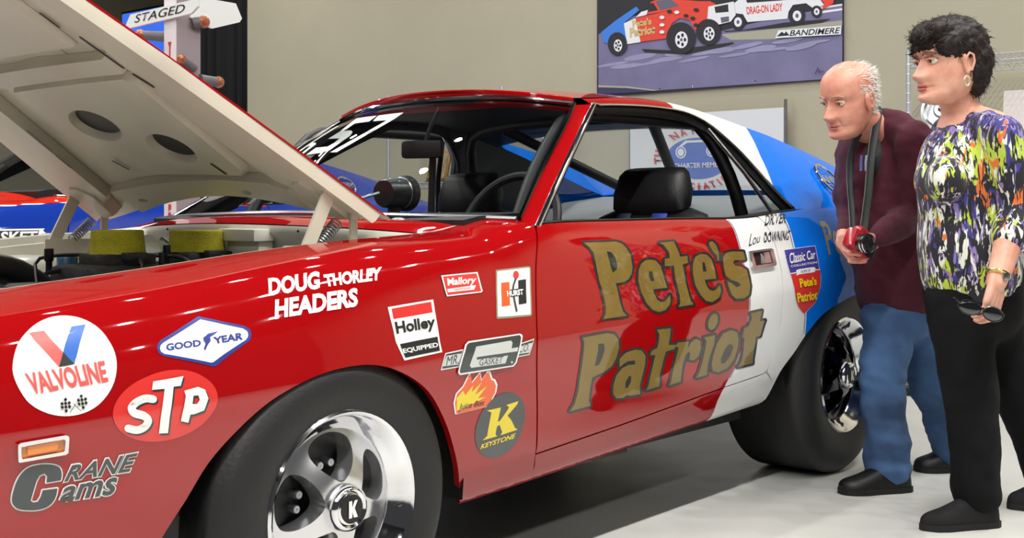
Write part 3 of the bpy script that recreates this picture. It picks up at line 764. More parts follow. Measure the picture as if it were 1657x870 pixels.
    for far in (False, True):
        sg = [Z(p) + Vector((-.004, -.002, .004)) for p in ai]; sg = [mir(p) for p in sg] if far else sg
        MB().tube(sg, .006, 8).obj('windshield_side_moulding', DARKCHROME, root)
        # window surround: drip moulding up the pillar, over the door and down to the point
        loop = [Z(p) + Vector((.004, -.006, .002)) for p in cr(AOUT, 20)] + [Z(p) + Vector((0, -.006, .0)) for p in cr(LC0, 40)[1:]]
        loop = [mir(p) for p in loop] if far else loop
        MB().tube(loop, [(.005, .009)] * len(loop), 8).obj('window_moulding', CHROME, root)
        ins = [p + Vector((.012, (.02 if not far else -.02), -.016)) for p in loop]
        MB().tube(ins, [(.016, .012)] * len(ins), 8).obj('window_seal', BLACK, root)
        # sill strip along the belt
        bl = [c.S(.76 + (2.19 - .76) * k / 30, .688) + Vector((0, .006, .004)) for k in range(31)]; bl = [mir(p) for p in bl] if far else bl
        MB().tube(bl, [(.003, .005)] * 31, 8).obj('belt_moulding', BLACK, root)
        # inner belt shelf
        iw = []
        for k in range(31):
            p = c.S(.74 + (2.22 - .74) * k / 30, .688); iw += [p, p + Vector((0, .07, .004)), p + Vector((0, .09, -.35))]
        iw = [mir(p) for p in iw] if far else iw
        mesh('door_trim', iw, [(i * 3 + j, i * 3 + 3 + j, i * 3 + 4 + j, i * 3 + 1 + j) for i in range(30) for j in range(2)], TRIMBLACK if not far else GREYVINYL, root)
        # quarter window: dividing bar and glass
        d0 = Z((1.93, .262, 1.245)); d1 = Z((2.09, .085, .935))
        dv = [d0, (d0 + d1) / 2 + Vector((0, -.012, 0)), d1]; dv = [mir(p) for p in dv] if far else dv
        MB().tube(dv, [(.007, .011)] * 3, 8).obj('window_divider', STEEL if not far else BLACK, root)
        gl = [Vector(d0), Vector(d1)]; edge = [Z(p) for p in cr(LC0, 40) if p[0] > 1.93]
        vs = [Vector(p) + Vector((0, .012, 0)) for p in edge] + [d1 + Vector((0, .012, 0)), (d0 + d1) / 2]
        vs = [mir(p) for p in vs] if far else vs
        mesh('quarter_window', vs, [tuple(range(len(vs)))], GLASS, root, smooth=False)
    # cowl between hood and windshield
    cf = [(.60, .12, .885), (.52, .24, .900), (.43, .45, .915), (.37, YC, .925)]; cf = cf + [tuple(mir(p)) for p in cf[::-1][1:]]
    cb = [(p[0] - .006, p[1], p[2] - .012) for p in wsb]; cb[0] = (.735, .10, .915); cb[-1] = tuple(mir(cb[0]))
    cm = [tuple((Vector(a) + Vector(b)) / 2 + Vector((0, 0, .012))) for a, b in zip(cr(cf, 9), cr(cb, 9))]
    CG = loft_pts([cf, cm, cb], 12, 31); mesh('cowl_panel', [Z(p) for r in CG for p in r], grid_faces(12, 31), P3[0], root)
    cl = [Z(p) for p in cr(cf, 31)]; mesh('cowl_lip', [p + Vector((-.003, 0, -.003)) for p in cl] + [p + Vector((-.006, 0, -.022)) for p in cl] + [p + Vector((.03, 0, -.05)) for p in cl] + [p + Vector((.05, 0, -.2)) for p in cl], grid_faces(4, 31), BAYWHITE, root)
    for far in (False, True):
        g = [(.695, .21, .905), (.72, .16, .915), (.735, .10, .915), (.60, .20, .905), (.66, .2, .912)]
    # cabin
    k_ = RAKE
    def box(name, lo, hi, m, bev=.0):
        lo = Z((lo[0], lo[1], lo[2])); hi = Z((hi[0], hi[1], hi[2])); hi.z = lo.z + (hi.z - lo.z)
        b = MB(); b.box((lo + hi) / 2, [abs(hi[i] - lo[i]) for i in range(3)], bev=bev); return b.obj(name, m, root, smooth=bool(bev))
    box('cabin_floor', (.5, .12, .30), (3.0, 1.67, .40), TRIMBLACK)
    box('firewall_inner', (.52, .14, .40), (.58, 1.65, .90), TRIMBLACK)
    db = MB(); dp = [(.62, .60), (.60, .905), (.66, .915), (.86, .925), (.90, .90), (.90, .78), (.80, .62)]
    db.prism(dp, -.70, .70, 0, Matrix.Translation(Z((0, YC, .03)) - Vector((0, 0, 0))) @ Matrix.Rotation(PI / 2, 4, 'X'))
    db.obj('dashboard', TRIMBLACK, root, sharp=25)
    # rear compartment: shelf under the backlight and side trims
    sh = [[Z((2.35, .32, .90)), Z((2.35, 2 * YC - .32, .90))], [Z((2.7, .3, 1.0)), Z((2.7, 2 * YC - .3, 1.0))], [Z((2.97, .33, 1.03)), Z((2.97, 2 * YC - .33, 1.03))]]
    mesh('package_shelf', [p for r in sh for p in r], grid_faces(3, 2), GREYVINYL, root)
    mesh('rear_bulkhead', [Z((2.35, .12, .40)), Z((2.35, 1.67, .40)), Z((2.35, 1.67, .90)), Z((2.35, .12, .90))], [(0, 1, 2, 3)], GREYVINYL, root, smooth=False)
    # roll cage
    def bar(pts, r=.021): return MB().tube([Z(p) for p in pts], r, 12).obj('cage_bar', BLACK, root)
    hoop = [(2.22, .24, .45), (2.16, .26, .95), (2.03, .33, 1.24), (2.0, .44, 1.295), (2.0, YC, 1.31), (2.0, 2 * YC - .44, 1.295), (2.03, 2 * YC - .33, 1.24), (2.16, 2 * YC - .26, .95), (2.22, 2 * YC - .24, .45)]
    bar(cr(hoop, 40), .024)
    bar([(2.0, .54, 1.29), (2.7, .83, .98)]); bar([(2.0, 2 * YC - .54, 1.29), (2.7, 2 * YC - .83, .98)])
    for yy in (.30, 2 * YC - .30): bar(cr([(2.0, yy + .06, 1.27), (1.4, yy + .10, 1.265), (1.25, yy + .08, 1.23), (.85, yy - .08, .93), (.72, yy - .1, .5)], 24))
    # seats
    def seat(y):
        s = empty('bucket_seat', (0, 0, 0), parent=None); s.parent = root
        T = Matrix.Translation(Z((1.66, y, .447)))
        def cush(name, secs, m):
            v = []; n = 16
            for cx, cz, hw, th, ang in secs:
                for j in range(n):
                    a = 2 * PI * j / n; yy = hw * (abs(math.cos(a)) ** .5) * (1 if math.cos(a) > 0 else -1); xx = th * (abs(math.sin(a)) ** .6) * (1 if math.sin(a) > 0 else -1)
                    v.append(T @ Vector((cx + xx * math.cos(ang), yy, cz + xx * math.sin(ang))))
            f = [tuple(range(n))[::-1], tuple((len(secs) - 1) * n + j for j in range(n))]
            for i in range(len(secs) - 1):
                for j in range(n): f.append((i * n + j, i * n + (j + 1) % n, (i + 1) * n + (j + 1) % n, (i + 1) * n + j))
            return mesh(name, v, f, m, s, sharp=50)
        cush('backrest', [(.10, .04, .20, .05, .2), (.12, .12, .245, .07, .2), (.17, .30, .25, .075, .2), (.21, .45, .24, .07, .2), (.22, .495, .215, .06, .2), (.228, .52, .15, .04, .2)], TRIMBLACK)
        cush('headrest', [(.215, .50, .12, .035, .2), (.217, .525, .150, .055, .2), (.225, .58, .152, .06, .2), (.232, .645, .132, .055, .2), (.236, .662, .118, .035, .2)], TRIMBLACK)
        b = MB(); b.box((-.12, 0, .06), (.50, .48, .14), 0, T, .05); b.obj('seat_cushion', TRIMBLACK, s)
        if hero:
            for dy, m in ((-.075, mat('blue_webbing', rgb(40, 60, 150), .7)), (.075, mat('dark_webbing', rgb(30, 32, 60), .7))):
                st = [(.155, .505, ), (.13, .46), (.085, .30), (.04, .14)]
                v = []
                for x, z in st: v += [T @ Vector((x, dy - .03, z)), T @ Vector((x, dy + .03, z))]
                mesh('harness_strap', v, [(0, 1, 3, 2), (2, 3, 5, 4), (4, 5, 7, 6)], m, s).modifiers.new('t', 'SOLIDIFY').thickness = .004
            MB().box((.10, .075, .40), (.012, .05, .09), 0, T, .004).obj('harness_label', mat('brown_label', rgb(130, 90, 84), .6), s)
        return s
    seat(.46); seat(2 * YC - .46)
    # steering wheel
    T = Matrix.Translation(Z((1.10, .47, .90))) @ Matrix.Rotation(-1.15, 4, 'Y')
    sw = empty('steering_wheel', (0, 0, 0)); sw.parent = root
    MB().tube([(.185 * math.cos(2 * PI * k / 40), .185 * math.sin(2 * PI * k / 40), 0) for k in range(41)], .014, 10, 0, False, T).obj('wheel_rim', TRIMBLACK, sw)
    b = MB()
    for a in (PI / 2, PI / 2 + 2.09, PI / 2 - 2.09): b.tube([(0, 0, -.02), (.18 * math.cos(a), .18 * math.sin(a), 0)], [(.006, .018)] * 2, 8, 0, True, T)
    b.obj('wheel_spokes', STEEL, sw); MB().tube([(0, 0, -.03), (0, 0, -.26)], .022, 12, 0, True, T).obj('steering_column', BLACK, sw)
    # rear-view mirror
    mm = empty('inside_mirror', (0, 0, 0)); mm.parent = root
    MB().box((0, 0, 0), (.03, .155, .06), 0, Matrix.Translation(Z((1.17, .90, 1.165))) @ Matrix.Rotation(.25, 4, 'Z'), .014).obj('mirror_shell', TRIMBLACK, mm)
    MB().tube([Z((1.18, .90, 1.18)), Z((1.19, .89, 1.23)), Z((1.22, .87, 1.305))], [.007, .006, .009], 8).obj('mirror_arm', BLACK, mm)
    # running gear
    if hero:
        wheel(c, 'front_wheel', (0.012, -.0, .33), .33, .19, .2, 1); wheel(c, 'front_wheel', (0.012, 2 * YC, .33), .33, .19, .2, -1)
        wheel(c, 'rear_wheel', (2.464, 0.0, .36), .36, .33, .205, 1, .07, True); wheel(c, 'rear_wheel', (2.464, 2 * YC, .36), .36, .33, .205, -1, .07, True)
    else:
        for x, y, sd in ((.012, 0, 1), (.012, 2 * YC, -1), (2.464, 0, 1), (2.464, 2 * YC, -1)): wheel(c, 'road_wheel', (x, y + .02 * sd, .33), .33, .22, .2, sd)
    # wheel housings and underbody
    for t0, R, z0, w0 in ((0.02, .40, .33 + .0, .30), (2.464, .42, .40, .42)):
        for far in (False, True):
            v = []
            for k in range(25):
                a = PI * k / 24 * 1.1 - .05 * PI
                p = (t0 + R * math.cos(a), 0, z0 + R * math.sin(a))
                for y in (.03, .03 + w0): v.append((p[0], y, p[2]))
            n = len(v); v += [(t0, .03 + w0, z0)]
            f = [(2 * k, 2 * k + 1, 2 * k + 3, 2 * k + 2) for k in range(24)] + [(2 * k + 1, n, 2 * k + 3) for k in range(24)]
            mesh('wheel_housing', [mir(p) if far else p for p in v], f, BLACK, root, smooth=False)
    MB().box(Z((1.2, YC, .28)), (1.5, 1.5, .06)).obj('underbody', BLACK, root, smooth=False)
    MB().box(Z((1.22, .22, .235)), (.24, .06, .03), bev=.01).obj('frame_rail', BLACK, root, smooth=False)
    MB().tube([Z((.3, .5, .22)), Z((1.0, .45, .22)), Z((1.3, .45, .21))], .045, 12).obj('exhaust_collector', BLACK, root)
    MB().box(Z((2.464, YC, .25)), (.16, 1.2, .14), bev=.03).obj('rear_axle', BLACK, root)
    MB().box(Z((0.01, YC, .31)), (.1, 1.2, .08), bev=.02).obj('front_crossmember', BLACK, root)
    return c, parts

# ---------------------------------------------------------------- show car: hood, engine bay
hero_root = empty('show_car', (0, 0, 0), 0, 'red, white and blue show car with raised hood and gold door lettering', 'car')
HC, HP = build_car(hero_root, RAKE, 0., 'hero')
AL = math.radians(32.5); HP0 = Vector((.385, 0, .936)); HDA = Vector((-math.cos(AL), 0, math.sin(AL))); HN = Vector((math.sin(AL), 0, math.cos(AL)))
def H(a, y, h=0.):
    """hood point: a along the hood from its rear edge, y across, h above the inner sheet"""
    return HP0 + HDA * a + Vector((0, y, 0)) + HN * (h + .02 * (1 - ((y - .89) / .65) ** 2))
ynear = lambda a: .258 + .16 * a + .055 * a * a
yfar = lambda a: 1.528 - .16 * a - .055 * a * a
a_rear = lambda y: smooth_tab([(.25, -.012), (.36, .02), (.5, .075), (.7, .12), (.9, .115), (1.1, .085), (1.36, .02), (1.53, -.012)], y)
HL = 1.32
def hood_grid(h, na=30, ny=27):
    G = []
    for i in range(na):
        row = []
        for j in range(ny):
            v = j / (ny - 1); y_ = .258 + (1.528 - .258) * v; a0 = a_rear(y_); a = a0 + (HL - .10 * (2 * v - 1) ** 2 - a0) * i / (na - 1)
            row.append(H(a, ynear(a) + (yfar(a) - ynear(a)) * v, h))
        G.append(row)
    return G
hood = empty('hood', (0, 0, 0)); hood.parent = hero_root
na, ny = 30, 27
T_ = hood_grid(.008); B_ = hood_grid(.003)
v = [p for r in T_ for p in r]; f = grid_faces(na, ny)
rim_i = [j for j in range(ny)] + [i * ny + ny - 1 for i in range(1, na)] + [(na - 1) * ny + j for j in range(ny - 2, -1, -1)] + [i * ny for i in range(na - 2, 0, -1)]
o_ = len(v); bpts = [p for r in B_ for p in r]
v += [v[i] for i in rim_i] + [bpts[i] for i in rim_i]; n = len(rim_i)
f += [(o_ + k, o_ + (k + 1) % n, o_ + n + (k + 1) % n, o_ + n + k) for k in range(n)]
mesh('hood_skin', v, f, RED, hood)
mesh('hood_inner_sheet', [p for r in hood_grid(.003) for p in r], grid_faces(na, ny, True), CREAM, hood)
def hood_plate(name, poly, holes, h, m=CREAM, base=.002, step=.06):
    """raised pressing on the underside, h deep, with rounded side walls"""
    poly = densify(poly, .03); holes = [densify(q, .02) for q in holes]
    V, T = cdt_region(poly, holes, step)
    P = [H(x, y, -h) for x, y in V]; F = [tuple(t) for t in T]
    for lp, sgn in [(poly, 1)] + [(q, -1) for q in holes]:
        n = len(lp); ar = sum(lp[i][0] * lp[(i + 1) % n][1] - lp[(i + 1) % n][0] * lp[i][1] for i in range(n)); 
        cx = sum(p[0] for p in lp) / n; cy = sum(p[1] for p in lp) / n
        o = len(P)
        for x, y in lp:
            P.append(H(x, y, -h))
        for x, y in lp:
            d = math.hypot(x - cx, y - cy) or 1; k = .006 * sgn
            P.append(H(x + (x - cx) / d * k, y + (y - cy) / d * k, -h * .6 - base * .4))
        for x, y in lp:
            d = math.hypot(x - cx, y - cy) or 1; k = .010 * sgn
            P.append(H(x + (x - cx) / d * k, y + (y - cy) / d * k, base))
        for i in range(n):
            j = (i + 1) % n
            F.append((o + i, o + j, o + n + j, o + n + i)); F.append((o + n + i, o + n + j, o + 2 * n + j, o + 2 * n + i))
    return mesh(name, P, F, m, hood, sharp=45)
def ring_e(c, ra, ry, rot=0., n=28): return [(c[0] + ra * math.cos(q) * math.cos(rot) - ry * math.sin(q) * math.sin(rot), c[1] + ra * math.cos(q) * math.sin(rot) + ry * math.sin(q) * math.cos(rot)) for q in [2 * PI * k / n for k in range(n)]]
A_ = [.03 + .06 * k for k in range(21)]
hood_plate('hood_side_rail', [(a, ynear(a) + .004) for a in A_] + [(a, .40 + .17 * a + .03 * math.sin(a * 5)) for a in A_[::-1] if a > .16], [], .030)
hood_plate('hood_side_rail', [(a, yfar(a) - .004) for a in A_] + [(a, 1.33 - .14 * a) for a in A_[::-1] if a > .12], [], .030)
ov1 = ring_e((.456, .953), .068, .094, .1); ov2 = ring_e((.340, .755), .066, .084, .1)
hood_plate('hood_centre_pressing', [(.215, .60), (.24, .575), (.60, .575), (.62, .60), (.62, 1.11), (.60, 1.13), (.40, 1.05), (.23, 1.0)], [ov1, ov2], .020)
hood_plate('hood_rear_rail', [(a_rear(y) + .006, y) for y in (.46, .55, .65, .75, .85, .95, 1.05, 1.15, 1.25)] + [(.165, 1.27), (.185, 1.1), (.20, .9), (.205, .7), (.19, .52), (.16, .47)], [ring_e((.115, 1.168), .009, .022), ring_e((.145, .655), .011, .022)], .026)
hood_plate('hood_cross_rib', [(.645, .56), (.70, .575), (.70, 1.18), (.645, 1.19)], [], .026)
hood_plate('hood_front_pressing', [(.74, .66), (1.12, .70), (1.12, 1.10), (.74, 1.12)], [ring_e((.93, .88), .10, .12)], .016)
hood_plate('hood_front_rail', [(1.19, .50), (1.27, .52), (1.27, 1.26), (1.19, 1.28)], [], .028)
hood_plate('hood_hinge_pocket', [(.05, .335), (.185, .345), (.21, .365), (.205, .395), (.16, .425), (.06, .395)], [], .037)
hood_plate('hood_hinge_pocket', [(.05, 1.445), (.185, 1.435), (.21, 1.415), (.205, 1.385), (.16, 1.355), (.06, 1.385)], [], .037)
for q in (ov1, ov2): 
    P = [H(x, y, .0005) for x, y in q]; mesh('scoop_opening', P, [tuple(range(len(P)))], BLACK, hood, smooth=False)
def slot(pts, w, h):
    a = Art(); a.stroke(0, pts, w); art_mesh('slot', a, lambda x, y, q: H(x, y, -h - q), [BLACK], hood, .05)
for pts, w, h in [([(.48, 1.245), (.387, 1.262)], .010, .0305), ([(.361, 1.272), (.302, 1.28)], .009, .0305), ([(.782, .535), (.674, .515)], .012, .0305), ([(.646, .507), (.60, .49)], .010, .0305),
                  ([(.845, .645), (.796, .639)], .008, .001), ([(.872, .77), (.707, .734)], .004, .001), ([(.27, .662), (.228, .654)], .010, .0205), ([(.278, 1.123), (.237, 1.104)], .010, .001)]: slot(pts, w, h)
# corner gusset over each hinge
for y, sg in ():
    b = MB(); 
    q = [(.02, -.05), (.20, -.035), (.22, .02), (.19, .05), (.03, .05)]
    P = [H(a, y + sg * d, -.046) for a, d in q] + [H(a, y + sg * d, -.03) for a, d in q]
    k = len(q); b.add(P, [tuple(range(k))] + [(i, (i + 1) % k, k + (i + 1) % k, k + i) for i in range(k)]); b.obj('hinge_mount', CREAM, hood, sharp=30)
# hinges: two straps and a coil spring on each side
def hinge(y, sg):
    h = empty('hood_hinge', (0, 0, 0)); h.parent = hero_root
    def strap(a, b_, w=.03):
        a, b_ = Vector(a), Vector(b_); d = (b_ - a).normalized(); s = d.cross(Vector((0, 1, 0))).normalized() * w / 2; t = Vector((0, .004, 0))
        P = [a - s - t, a + s - t, b_ + s - t, b_ - s - t, a - s + t, a + s + t, b_ + s + t, b_ - s + t]
        MB().add(P, [(0, 1, 2, 3), (7, 6, 5, 4), (0, 4, 5, 1), (1, 5, 6, 2), (2, 6, 7, 3), (3, 7, 4, 0)]).obj('hinge_strap', CREAM, h, smooth=False)
    strap((.165, y, .845), (.245, y, 1.0), .036); strap((.335, y + sg * .012, .85), (.337, y + sg * .012, .955), .022)
    a = Vector((.225, y + sg * .02, .872)); b_ = Vector((.29, y + sg * .02, .93)); d = (b_ - a); u = d.normalized(); e1 = Vector((0, 1, 0)); e2 = u.cross(e1)
    pts = [a + d * (k / 150) + (e1 * math.cos(k * 2 * PI / 14) + e2 * math.sin(k * 2 * PI / 14)) * .014 for k in range(151)]
    MB().tube(pts, .0024, 5).obj('hinge_spring', STEEL, h)
    MB().box((.26, y + sg * .03, .83), (.26, .006, .09)).obj('hinge_base', CREAM, h, smooth=False)
hinge(.315, 1); hinge(1.475, -1)
# engine bay
def bay(name, v, f, m=BAYWHITE): return mesh(name, v, f, m, hero_root, sharp=30)
for far in (False, True):
    rows = []
    for k in range(22):
        t = -.78 + 1.38 * k / 21; p = HC.S(t, .838)
        rows.append([p, p + Vector((0, .028, -.002)), p + Vector((0, .034, -.022)), p + Vector((0, .055, -.024)), p + Vector((0, .06, -.06)), p + Vector((0, .09, -.16 - .02 * math.sin(k * .5))), p + Vector((0, .11, -.45))])
    P = [mir(q) if far else q for r in rows for q in r]
    bay('inner_fender', P, grid_faces(22, 7, far))
b = MB(); b.ell((.0, 1.36, .735), (.30, .16, .10)); b.obj('shock_tower', BAYWHITE, hero_root)
b = MB(); b.ell((.0, .43, .715), (.28, .13, .09)); b.obj('shock_tower', BAYWHITE, hero_root)
bay('firewall', [(.47, .2, .45), (.47, 1.59, .45), (.47, 1.59, .86), (.47, .2, .86), (.44, .2, .885), (.44, 1.59, .885), (.52, .2, .905), (.52, 1.59, .905)], [(0, 1, 2, 3), (3, 2, 5, 4), (4, 5, 7, 6)])
MB().box((.36, .79, .893), (.07, .165, .034), bev=.006).obj('heater_cover', BAYWHITE, hero_root)
MB().box((.375, .79, .85), (.05, .14, .055), bev=.006).obj('heater_box', BAYWHITE, hero_root)
for y in (.70, .76, 1.0, 1.06, 1.2, .6): MB().ell((.372 + .05 * abs(y - .9), y, .905), (.003, .004, .004), nu=8, nv=6).obj('bolt', BLACK, hero_root)
MB().tube([(.40, 1.25, .875), (.36, 1.18, .878), (.33, 1.10, .865)], .006, 8).obj('hose', BLACK, hero_root)
eng = empty('engine', (.15, YC, .4)); eng.parent = hero_root
def E_(b, name, m): o = b.obj(name, m, eng); o.location = (-.15, -YC, -.4); return o
b = MB(); b.box((.15, .9, .60), (.66, .5, .34), 0, None, .03); E_(b, 'engine_block', ENGINE)
b = MB(); b.box((.16, .9, .79), (.52, .22, .06), 0, None, .02); E_(b, 'intake_manifold', ENGINE)
for x in (.033, .28): 
    b = MB(); b.box((x, .9, .828), (.15, .13, .04), 0, None, .008); b.box((x, .9, .842), (.06, .19, .02), 0, None, .004); E_(b, 'carburettor', ENGINE)
for x, w, z1 in ((.033, .066, .909), (.278, .072, .906)):
    b = MB(); b.lathe([(.001, z1), (w - .004, z1), (w, z1 - .003), (w + .002, z1 - .028), (w + .006, .847), (.001, .847)], 40, 0, Matrix.Translation((x, .9, 0))); E_(b, 'air_filter', FOAM)
for x, y, r, z in ((.155, .86, .010, .868), (.395, .82, .012, .868), (.44, .74, .011, .862), (-.075, 1.05, .012, .86), (.10, .8, .008, .85)):
    b = MB(); b.lathe([(.001, z), (r, z), (r, z - .03), (r * .7, z - .035), (r * .7, .80)], 12, 0, Matrix.Translation((x, y, 0))); E_(b, 'fitting', BLACK)
for y in (.66, 1.14):
    b = MB(); b.box((.15, y, .70), (.56, .12, .09), 0, None, .03); E_(b, 'valve_cover', ENGINE)
random.seed(3)
for k in range(8):
    y = .72 if k % 2 else 1.1; x = -.08 + .07 * k
    b = MB(); b.tube(cr([(x, y, .76), (x + .03, y + .05, .83), (.05 + .02 * k, .98, .835), (-.14, .95, .80)], 16), .005, 6); E_(b, 'spark_lead', BLACK)
b = MB(); b.lathe([(.001, .832), (.026, .832), (.029, .826), (.029, .70)], 24, 0, Matrix.Translation((.063, 1.2, 0))); E_(b, 'coil_can', mat('teal_blue_can', rgb(34, 84, 112), .35, coat=.5))
b = MB(); b.tube(cr([(-.55, 1.20, .80), (-.30, 1.24, .815), (-.10, 1.22, .80), (.0, 1.2, .74)], 20), .038, 12); E_(b, 'air_duct', BLACK)
b = MB(); b.box((-.30, 1.16, .70), (.34, .2, .12), 0, None, .03); E_(b, 'battery_box', mat('grey_tray', rgb(110, 112, 112), .5))
b = MB(); b.tube(cr([(-.05, 1.0, .755), (.02, .96, .775), (.1, .99, .76)], 12), .010, 8); E_(b, 'fuel_line', mat('yellow_hose', rgb(170, 150, 30), .5))
MB().box((-.62, YC, .60), (.06, .9, .40), bev=.01).obj('radiator', BLACK, hero_root)
# tachometer on the dash
tc = empty('tachometer', (0, 0, 0)); tc.parent = hero_root
Tt = Matrix.Translation((.815, .665, 1.012)) @ Matrix.Scale(.84, 4) @ Matrix.Rotation(math.radians(8), 4, 'Z') @ Matrix.Rotation(PI / 2, 4, 'Y')
MB().lathe([(.001, -.072), (.045, -.07), (.052, -.06), (.054, .015), (.056, .02), (.056, .035), (.063, .038), (.065, .062), (.060, .066), (.056, .05), (.001, .05)], 36, 0, Tt).obj('tachometer_case', mat('black_crinkle', rgb(20, 21, 22), .35, coat=.4), tc)
MB().lathe([(.0565, .021), (.059, .024), (.0565, .027)], 36, 0, Tt).obj('case_ring', STEEL, tc)
MB().tube([(.81, .665, .97), (.80, .665, .93), (.80, .665, .918)], [.02, .018, .035], 12).obj('tachometer_foot', BLACK, tc)
MB().tube([(.742, .66, 1.012), (.70, .672, 1.0), (.665, .70, .985)], .005, 8).obj('tachometer_cable', STEEL, tc)
MB().tube([(1.215, .895, 1.15), (1.205, .895, .92)], [(.011, .013)] * 2, 8).obj('cage_brace', BLACK, hero_root)
# racing number on the windshield (far upper corner)
hdr = HDR + [tuple(mir(p)) for p in HDR[::-1][1:]]; wsb = WSB + [tuple(mir(p)) for p in WSB[::-1][1:]]
midc = [tuple((Vector(a) + Vector(b)) / 2 + Vector((-.012, 0, .012))) for a, b in zip(cr(wsb, 9), cr(hdr, 9))]
_cc = [cr(c_, 41) for c_ in (wsb, midc, hdr)]
def WSp(u, w, h=0.):
    """windshield: u 0..1 near to far, w 0..1 base to header"""
    x = max(0, min(39.999, u * 40)); i = int(x); f_ = x - i
    col = [tuple(c_[i][k] * (1 - f_) + c_[i + 1][k] * f_ for k in range(3)) for c_ in _cc]
    L0, L1 = .5, .5; q = w / .5 if w < .5 else (w - .5) / .5
    p = Vector(col[0]).lerp(Vector(col[1]), q) if w < .5 else Vector(col[1]).lerp(Vector(col[2]), q)
    return p + Vector((-.77, 0, .64)) * (h + .001)
a = Art()
for poly in WS_ART: a.poly(0, poly)
art_mesh('race_number_decal', a, lambda x, y, h: WSp(x, y, h), [INKW], hero_root, .04)['label'] = 'white number 57 lettered on the windshield'
# washer nozzle, wiper cap on the cowl
MB().ell((.585, .42, .936), (.016, .022, .006)).obj('cowl_cap', STEEL, hero_root)

# ---------------------------------------------------------------- lettering and stickers on the show car
def board(name):
    w, h, g = BOARDS[name]
    def fn(x, y, q):
        u = max(-.3, min(4.3, x / w * 4)); v_ = max(-.3, min(4.3, y / h * 4)); i = max(0, min(3, int(u))); j = max(0, min(3, int(v_))); a = u - i; b = v_ - j
        p = [(g[j * 5 + i][k] * (1 - a) + g[j * 5 + i + 1][k] * a) * (1 - b) + (g[j * 5 + 5 + i][k] * (1 - a) + g[j * 5 + 6 + i][k] * a) * b for k in (0, 1)]
        return HC.S(p[0], p[1], q)
    return fn
FEN, DOOR, QUA = HP['fender', False], HP['door', False], HP['quarter', False]
def put(name, label, a, bd, mats, parent, cell): 
    o = art_mesh(name, a, board(bd), mats, parent, cell); o['label'] = label; return o
def rot_e(c, r1, r2, ang): return (c, r1, r2, ang)
# round oil sticker
a = Art(); a.ell(0, (451, 404), 367, 352, .12, 64)
a.poly(1, [(195, 172), (300, 157), (438, 303), (410, 408)]); a.poly(2, [(492, 127), (590, 112), (518, 388), (438, 303)]); a.poly(3, [(438, 303), (518, 388), (410, 408)])
a.text(1, 'VALVOLINE', [(166, 458), (728, 364), (758, 518), (222, 610)], .03)
for dm in ([(455, 625), (508, 668), (460, 732), (405, 680)], [(562, 605), (622, 640), (580, 708), (525, 655)]):
    for i in range(4):
        for j in range(4):
            if (i + j) % 2 == 0:
                def q(u, w_): return tuple((dm[0][k] * (1 - u) + dm[1][k] * u) * (1 - w_) + (dm[3][k] * (1 - u) + dm[2][k] * u) * w_ for k in (0, 1))
                a.poly(3, [q(i / 4, j / 4), q((i + 1) / 4, j / 4), q((i + 1) / 4, (j + 1) / 4), q(i / 4, (j + 1) / 4)]); a.n -= 1
a.n += 1; a.stroke(3, [(485, 728), (525, 668)], 4); a.stroke(3, [(560, 718), (512, 668)], 4)
put('oil_sticker', 'round white sticker with red and blue V reading VALVOLINE', a, 'valvoline', [INKW, INKC, INKB, INK], FEN, 60)
# diamond tyre sticker and red oval
a = Art(); a.poly(0, [(500, 78), (775, 135), (806, 155), (818, 180), (815, 210), (800, 230), (610, 378), (590, 380), (300, 320), (272, 300), (264, 270), (268, 245), (285, 220)])
a.poly(1, [(512, 97), (765, 150), (790, 166), (798, 185), (796, 202), (785, 218), (592, 358), (578, 360), (305, 306), (286, 292), (280, 270), (285, 252), (300, 236)])
a.text(2, 'GOOD', [(314, 243), (520, 215), (522, 260), (318, 290)], .04); a.text(2, 'YEAR', [(590, 202), (765, 172), (768, 216), (600, 246)], .04)
a.poly(2, [(533, 205), (560, 180), (618, 167), (590, 190), (572, 200), (578, 225), (560, 250), (545, 285), (535, 280), (548, 240), (538, 225)])
put('tyre_sticker', 'white diamond sticker with blue border reading GOODYEAR', a, 'goodyear', [INKN, INKW, INKN], FEN, 60)
a = Art(); a.ell(0, (312, 605), 312, 197, -.27, 64)
Sp = cr([(238, 566), (195, 562), (140, 585), (112, 618), (130, 645), (185, 660), (212, 685), (192, 722), (145, 742), (92, 732)], 30)
Tq = [(240, 462), (418, 430), (400, 487), (358, 492), (325, 760), (272, 762), (305, 505), (232, 512)]
Pq = [(420, 515), (500, 492), (540, 508), (558, 560), (535, 628), (480, 650), (458, 652), (445, 700), (402, 690), (415, 620), (428, 548)]; Ph = [(472, 545), (500, 542), (508, 568), (492, 592), (466, 592)]
for d, m in ((11, 1), (0, 2)):
    a.stroke(m, [(x + d, y + d) for x, y in Sp], 46); a.poly(m, [(x + d, y + d) for x, y in Tq]); a.poly(m, [(x + d, y + d) for x, y in Pq], [[(x + d, y + d) for x, y in Ph]])
put('oval_sticker', 'red oval sticker with white letters STP', a, 'goodyear', [INKS, INKG, INKW], FEN, 60)
